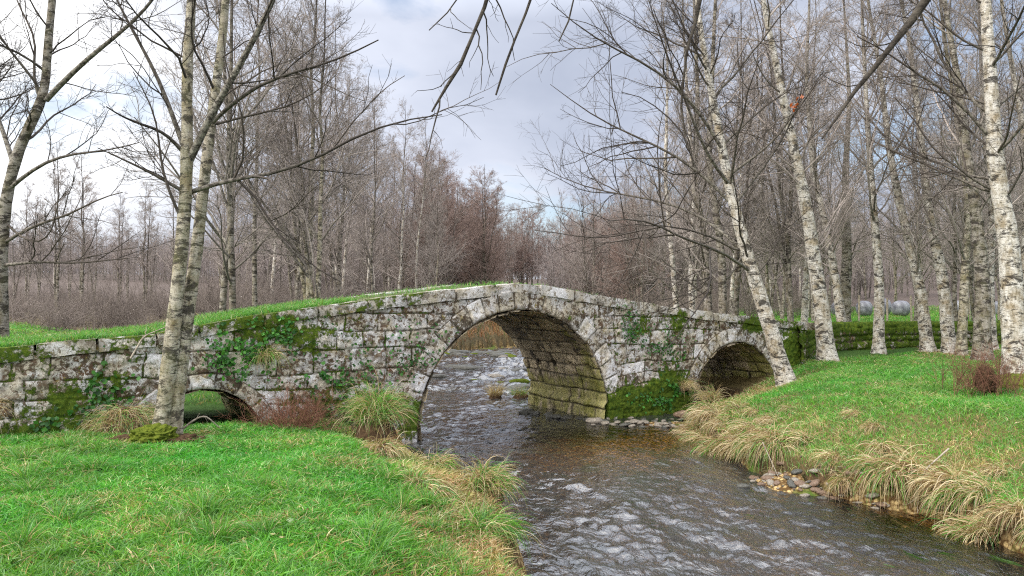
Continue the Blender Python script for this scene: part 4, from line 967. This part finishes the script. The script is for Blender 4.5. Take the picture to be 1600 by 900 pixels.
pl = [(2.9+rt.normal()*.55, 15.55+rt.normal()*.28, .0+rt.uniform(-.02, .04), rt.uniform(.04, .11)) for _ in range(55)]; stones(pp, pl)
l_, g_ = 'dark mossy rock breaking the rapids upstream of the main arch', 'dark rocks in the upstream rapids'
pp = [stone(9, M['rockd'], l_, g_, 'rapids_rock'), stone(18, M['rockd'], l_, g_, 'rapids_rock'), stone(19, M['rock'], l_, g_, 'rapids_rock'), stone(10, M['moss'], l_, g_, 'rapids_rock'), stone(11, M['rockd'], l_, g_, 'rapids_rock')]
pl = []
for k in range(95):
    y = rt.uniform(21.4, 34); x = rt.uniform(-4.2, 3.2); pl.append((x, y, .30*float(smooth(np.array((y-20.8)/8)))+rt.uniform(-.09, .03), (lambda q: (q*1.7, q*.9, q*1.3))(rt.uniform(.10, .30))))
stones(pp, pl)
l_, g_ = 'dark wet stone along the foot of the main arch pier', 'dark stones along the foot of the main arch pier'
pp = [stone(21, M['rockd'], l_, g_), stone(22, M['rockd'], l_, g_)]
stones(pp, [(.45+1.6*u_+rt.normal()*.06-.06, 17.0-1.2*u_*.9+rt.normal()*.06-.12, rt.uniform(-.03, .03), rt.uniform(.05, .16)) for u_ in np.linspace(0, 1, 16)])
s1 = stone(12, M['rockr'], 'pale pinkish boulder at the tip of the right bank', None, 'boulder'); s1.location = (3.75, 15.95, .12); s1.scale = (.24, .2, .24)
s1 = stone(13, M['rockd'], 'small dark rock breaking the water near the right pebbles', None, 'boulder'); s1.location = (3.25, 10.3, .0); s1.scale = (.1, .09, .1)
s1 = stone(14, M['rockd'], 'dark rock at the left foot of the main arch pier', None, 'boulder'); s1.location = (.35, 16.9, .03); s1.scale = (.2, .16, .2)
s1 = stone(15, M['rockr'], 'flat brown boulder lying under the small left arch', None, 'boulder'); s1.location = (-4.75, 11.5, hz(-4.75, 11.5)-.03); s1.scale = (.22, .16, .18)
s1 = stone(16, M['moss'], 'mossy rock below the tussocks at the right waterline', None, 'boulder'); s1.location = (4.45, 9.9, .12); s1.scale = (.2, .2, .3)
s1 = stone(17, M['rock'], 'broken stone block at the foot of the main arch footing', None, 'boulder'); s1.location = (1.75, 15.7, .03); s1.scale = (.2, .15, .2)
# water weed streaming in the shallows
n = 3800; wxs = rg.normal(size=n)*.32; wys = rg.normal(size=n)*.8; cx = np.where(rg.random(n) < .5, 4.05, 4.55); cy = np.where(cx < 4.3, 8.9, 7.9)
X = cx+wxs-.45*wys*.5; Y = cy+wys*.7; t = np.linspace(0, 1, 7); L = rg.uniform(.15, .5, n); ph = X*9+Y*4
P = np.stack([X[:, None]+L[:, None]*(t*.35+.07*np.sin(t*7+ph[:, None])), Y[:, None]-L[:, None]*t*.9, (-.075+.06*rg.random(n))[:, None]+0*t], -1)
v, q, c = ribbons(P, np.full((n, 7), .0035), np.array([(.05, .11, .02)])*rg.uniform(.6, 1.5, (n, 1)), rg); tag(mesh('water_weed', v, [q], M['leaf'], col=c), 'green weed streaming just under the water by the right bank', 'water weed', kind='stuff')
# fallen leaves
n = 420; X = rg.uniform(-6, -.5, n); Y = rg.uniform(4.2, 11, n); Z = hgt(X, Y)+.045; u = norm(rg.normal(size=(n, 3))*[1, 1, .4]); w = norm(np.cross(u, norm(rg.normal(size=(n, 3))*[.4, .4, 1]))); sz = rg.uniform(.010, .022, n)[:, None]; P0 = np.stack([X, Y, Z], 1)
V = np.stack([P0-u*sz*1.4, P0+w*sz, P0+u*sz*1.4, P0-w*sz], 1).reshape(-1, 3); c = np.repeat(np.array([(.38, .26, .12), (.5, .42, .2), (.3, .16, .07), (.3, .38, .2)])[rg.integers(0, 4, n)], 4, 0)
tag(mesh('fallen_leaves', V, [np.arange(n*4).reshape(n, 4)], M['leaf'], col=c), 'pale fallen leaves scattered over the left meadow', 'fallen leaves', kind='stuff')

# ------------------------------------------------------------------ overhanging tree above the camera
b0 = np.array([1.0, -2.4, hz(1.0, -2.4)-.1])
st = stem_of([b0, b0+[.1, .2, 2], b0+[.0, .6, 4], b0+[-.1, .9, 6.5], b0+[.2, 1.2, 9]], .2, .05, 50)
ov = empty('overhanging_tree', tuple(b0), 0, 'dark tree reaching its bare drooping branches into the top of the view', 'tree')
v, q, c = tubes((st[0]-b0)[None], st[1][None], 16, jit=.2, seed=9); mesh('trunk', v, [q], M['alder'], ov, c)
fork = b0+[0, .7, 4.6]
LIMBS = [  # points as (photo x, y, distance), start radius, tip radius
 ([(1520, -120, 4.6), (1455, 0, 4.7), (1425, 38, 4.7), (1395, 70, 4.75), (1362, 105, 4.8), (1340, 140, 4.8), (1322, 165, 4.8), (1300, 195, 4.8), (1286, 215, 4.8)], .043, .006, 8),
 ([(1110, -130, 4.2), (1096, 0, 4.2), (1092, 30, 4.2), (1078, 65, 4.2), (1064, 110, 4.2), (1062, 160, 4.2), (1072, 210, 4.2)], .018, .004, 6),
 ([(790, -110, 3.8), (758, 0, 3.8), (745, 50, 3.8), (722, 90, 3.8), (705, 125, 3.8), (690, 155, 3.8), (672, 172, 3.8)], .016, .005, 12),
 ([(860, -90, 3.6), (833, 0, 3.6), (812, 25, 3.6), (805, 55, 3.6), (795, 90, 3.6), (775, 146, 3.6)], .011, .004, 2),
 ([(905, -70, 4.0), (898, 0, 4.0), (896, 25, 4.0), (888, 55, 4.0), (872, 65, 4.0)], .009, .003, 3),
 ([(735, -80, 4.1), (723, 0, 4.1), (702, 25, 4.1), (680, 33, 4.1), (668, 45, 4.1)], .008, .003, 7),
]
for k, (l, r0, r1, kids) in enumerate(LIMBS):
    pts = [px(*p) for p in l]; pre = [fork+[0, .1*k, .25*k], fork*.4+pts[0]*.6+[0, 0, 1.3]]
    P = spline(np.array(pre+pts)-b0, 46)+0; r = np.random.default_rng(90+k)
    P[6:] += r.normal(size=(40, 3))*.006; R = np.interp(np.linspace(0, 1, 46), [0, .62, .8, 1], [max(.06, r0*1.3), r0*1.1, r0, r1]); R = R*(1+.35*(r.random(46) > .8))
    a_, b_ = children(P[None], R[None], kids*2, .5, .99, lambda t, pl_, rr_, n_: rr_.uniform(.12, .42, n_), (30, 75), -.01, .22, 8, .010, r, .35, .0012)
    c_, d_ = children(a_, b_, 2.2, .2, 1, (.25, .6), (30, 70), .0, .2, 5, .008, r, .5, .001)
    v, q, c = join([tubes(P[None], R[None], 9, jit=.5, seed=k), tubes(a_, b_, 5), tubes(c_, d_, 4)])
    mesh('limb', v, [q], M['alder'], ov, c)
    # lumpy alder cones on the twigs
    tips = np.concatenate([a_[::2, -1], c_[::5, -1]])[:6]
    if k in (0, 1, 2, 3, 4) and len(tips):
        parts = []; off = 0; Vc = []; Fc = []
        for tpt in tips: Vc.append(CVR*np.array([.006, .006, .009])+tpt); Fc.append(CFR+off); off += len(CVR)
# orange withered leaves caught in the birch
V0 = []; r = np.random.default_rng(4); cpt = px(1245, 160, 17.0)
for k in range(9):
    u = norm(r.normal(size=3)); w = norm(np.cross(u, r.normal(size=3))); p = cpt+r.normal(size=3)*[.05, .05, .11]; V0.append(np.stack([p-u*.06, p+w*.045, p+u*.07, p-w*.045]))
V0 = np.concatenate(V0); ol = mesh('withered_leaves', V0-cpt, [np.arange(36).reshape(9, 4)], M['leaf'], col=np.tile(np.array([[.55, .13, .03]]), (36, 1))); ol.location = tuple(cpt)
tag(ol, 'orange withered leaf bunch caught high in the branches right of the leaning birch', 'dead leaves')
# ------------------------------------------------------------------ beyond the wall: bales, fence, path
def bale(label, q, y0, D, w, h, seed):
    v = CVR.copy(); v = np.sign(v)*np.abs(v)**.8*np.array([w/2, .5, h/2]); v = v*(1+.12*(fbm(v[:, 0]*2, v[:, 1]*2, v[:, 2]*2, seed, 3)-.5))[:, None]
    p = px(q, y0, D); x = p[0]; zb = hz(x, D); o = mesh('wrapped_bale', v, [CFR], M['wrap']); o.location = (x, D, zb+h/2-.05); return tag(o, label, 'wrapped bale')
for lab, q, D, w, h, sd in (('leftmost grey wrapped bale in the field beyond the wall', 1310, 47, 1.25, 1.35, 1), ('grey wrapped bale just right of the forked birch foot', 1350, 46, 1.3, 1.4, 2), ('white topped wrapped bale behind the straight slim birch', 1380, 48, 1.3, 1.6, 3),
        ('grey wrapped bale with pale end before the fence post', 1407, 46, 1.5, 1.4, 4), ('dark grey wrapped bale behind the pale leaning birches', 1500, 47, 1.6, 1.4, 5), ('long grey wrapped bale beyond the wall at the right edge', 1562, 46, 2.2, 1.3, 6)):
    bale(lab, q, 480, D, w*.7, h*.72, sd)
Gf = 'weathered posts of the field fence beyond the wall'; fp = None
for k, q in enumerate((1286, 1342, 1386, 1424, 1470, 1515, 1560, 1596)):
    D = 34+.3*k; x = (q-800)/F*D; zb = hz(x, D)
    if fp is None:
        P = np.array([[[0, 0, -.2], [.01, 0, .4], [.02, .01, .9], [.02, .01, 1.25]]]); v, qq, c = tubes(P, np.array([[.055, .052, .05, .045]]), 7, jit=.2); fp = tag(mesh('fence_post', v, [qq], M['wood'], col=c), 'weathered wooden post of the fence in the field beyond the wall', 'fence post', Gf); fp.location = (x, D, zb)
    else: dup(fp, (x, D, zb), rt.uniform(0, 6), rt.uniform(.9, 1.1))
ys = np.linspace(0, 1, 30); pth = np.stack([np.interp(ys, [0, 1], [12.2, 16.5]), np.interp(ys, [0, 1], [22.3, 22.9])], 1); T_ = np.linspace(-.22, .22, 5)
V = np.array([[p[0], p[1]+t, hz(p[0], p[1]+t)+.05] for p in pth for t in T_]); tag(mesh('path', V, [gridfaces(30, 5)], M['path']), kind='structure')

# ------------------------------------------------------------------ camera, light, sky
cam = bpy.data.cameras.new('camera'); co = bpy.data.objects.new('camera', cam); C.objects.link(co); S.camera = co
cam.sensor_width = 36; cam.lens = 36*F/1600; cam.clip_end = 3000; cam.clip_start = .05
co.location = (0, 0, EYE); co.rotation_euler = (math.radians(90)+math.atan(20/F), 0, 0)
SUN_EL, SUN_AZ = 40, -125      # azimuth from +Y, clockwise positive: behind the camera to the left
sd = bpy.data.lights.new('sun', 'SUN'); sd.energy = 1.5; sd.angle = math.radians(12); sd.color = (1, .95, .87)
so = bpy.data.objects.new('sun', sd); C.objects.link(so)
so.rotation_euler = (math.radians(90-SUN_EL), 0, math.radians(180-SUN_AZ))
W = bpy.data.worlds.new('World'); S.world = W; W.use_nodes = True; nt = W.node_tree; nt.nodes.clear(); t = NT(nt)
out = t.n('ShaderNodeOutputWorld'); bg = t.n('ShaderNodeBackground'); bg.inputs['Strength'].default_value = .1
sky = t.n('ShaderNodeTexSky', sky_type='NISHITA', sun_disc=False); sky.sun_elevation = math.radians(SUN_EL); sky.sun_rotation = math.radians(SUN_AZ)
gen = t.n('ShaderNodeTexCoord').outputs['Generated']
cn = t.noise(t.scale(gen, (1, 1, 2.4)), 2.6, 7, .55, .3)
dens = t.ramp(cn, .36, .46)
cn2 = t.noise(t.scale(gen, (1, 1, 2.0)), 1.9, 6, .5, .2)
cc = t.mix(t.ramp(cn2, .40, .66), (2.3, 2.6, 3.35), (4.5, 4.75, 5.5))
# brighter break in the cloud low on the left and at the end of the avenue
def lobe(dirv, width):
    d = t.n('ShaderNodeVectorMath', operation='DOT_PRODUCT'); nn = t.n('ShaderNodeVectorMath', operation='NORMALIZE'); t.l(gen, nn.inputs[0])
    t.l(nn.outputs[0], d.inputs[0]); d.inputs[1].default_value = tuple(norm(np.array(dirv, float))); return t.ramp(d.outputs['Value'], 1-width, 1-width*.15)
br_ = t.math('ADD', lobe((-.74, 1, .20), .045), t.math('MULTIPLY', lobe((-.02, 1, .04), .012), .5))
br_ = t.math('MINIMUM', t.math('MULTIPLY', br_, t.math('ADD', .45, t.ramp(cn2, .35, .6))), 1.0)
cc = t.mix(br_, cc, (6.6, 6.7, 7.0))
# lighter cloud overhead, out of view, added to brighten the water and ambient light
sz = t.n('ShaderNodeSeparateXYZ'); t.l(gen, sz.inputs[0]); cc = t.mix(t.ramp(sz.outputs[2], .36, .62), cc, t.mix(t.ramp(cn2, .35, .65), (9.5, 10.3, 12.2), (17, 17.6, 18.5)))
# cloud brightened round the veiled sun behind the camera, added to light the scene
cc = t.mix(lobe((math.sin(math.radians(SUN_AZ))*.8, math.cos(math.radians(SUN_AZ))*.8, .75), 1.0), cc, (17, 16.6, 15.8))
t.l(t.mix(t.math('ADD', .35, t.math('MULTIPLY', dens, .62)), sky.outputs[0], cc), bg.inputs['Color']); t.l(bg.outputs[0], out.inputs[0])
S.view_settings.view_transform = 'Standard'; S.view_settings.look = 'None'; S.view_settings.exposure = .86; S.view_settings.gamma = 1
S.render.engine = 'CYCLES'; S.cycles.use_denoising = False; S.cycles.pixel_filter_type = 'BLACKMAN_HARRIS'; S.cycles.filter_width = 1.15
S.cycles.max_bounces = 6; S.cycles.transparent_max_bounces = 8; S.cycles.diffuse_bounces = 4; S.cycles.glossy_bounces = 3; S.cycles.caustics_reflective = False; S.cycles.caustics_refractive = False
S.render.use_persistent_data = False
S.cycles.sample_clamp_indirect = 5
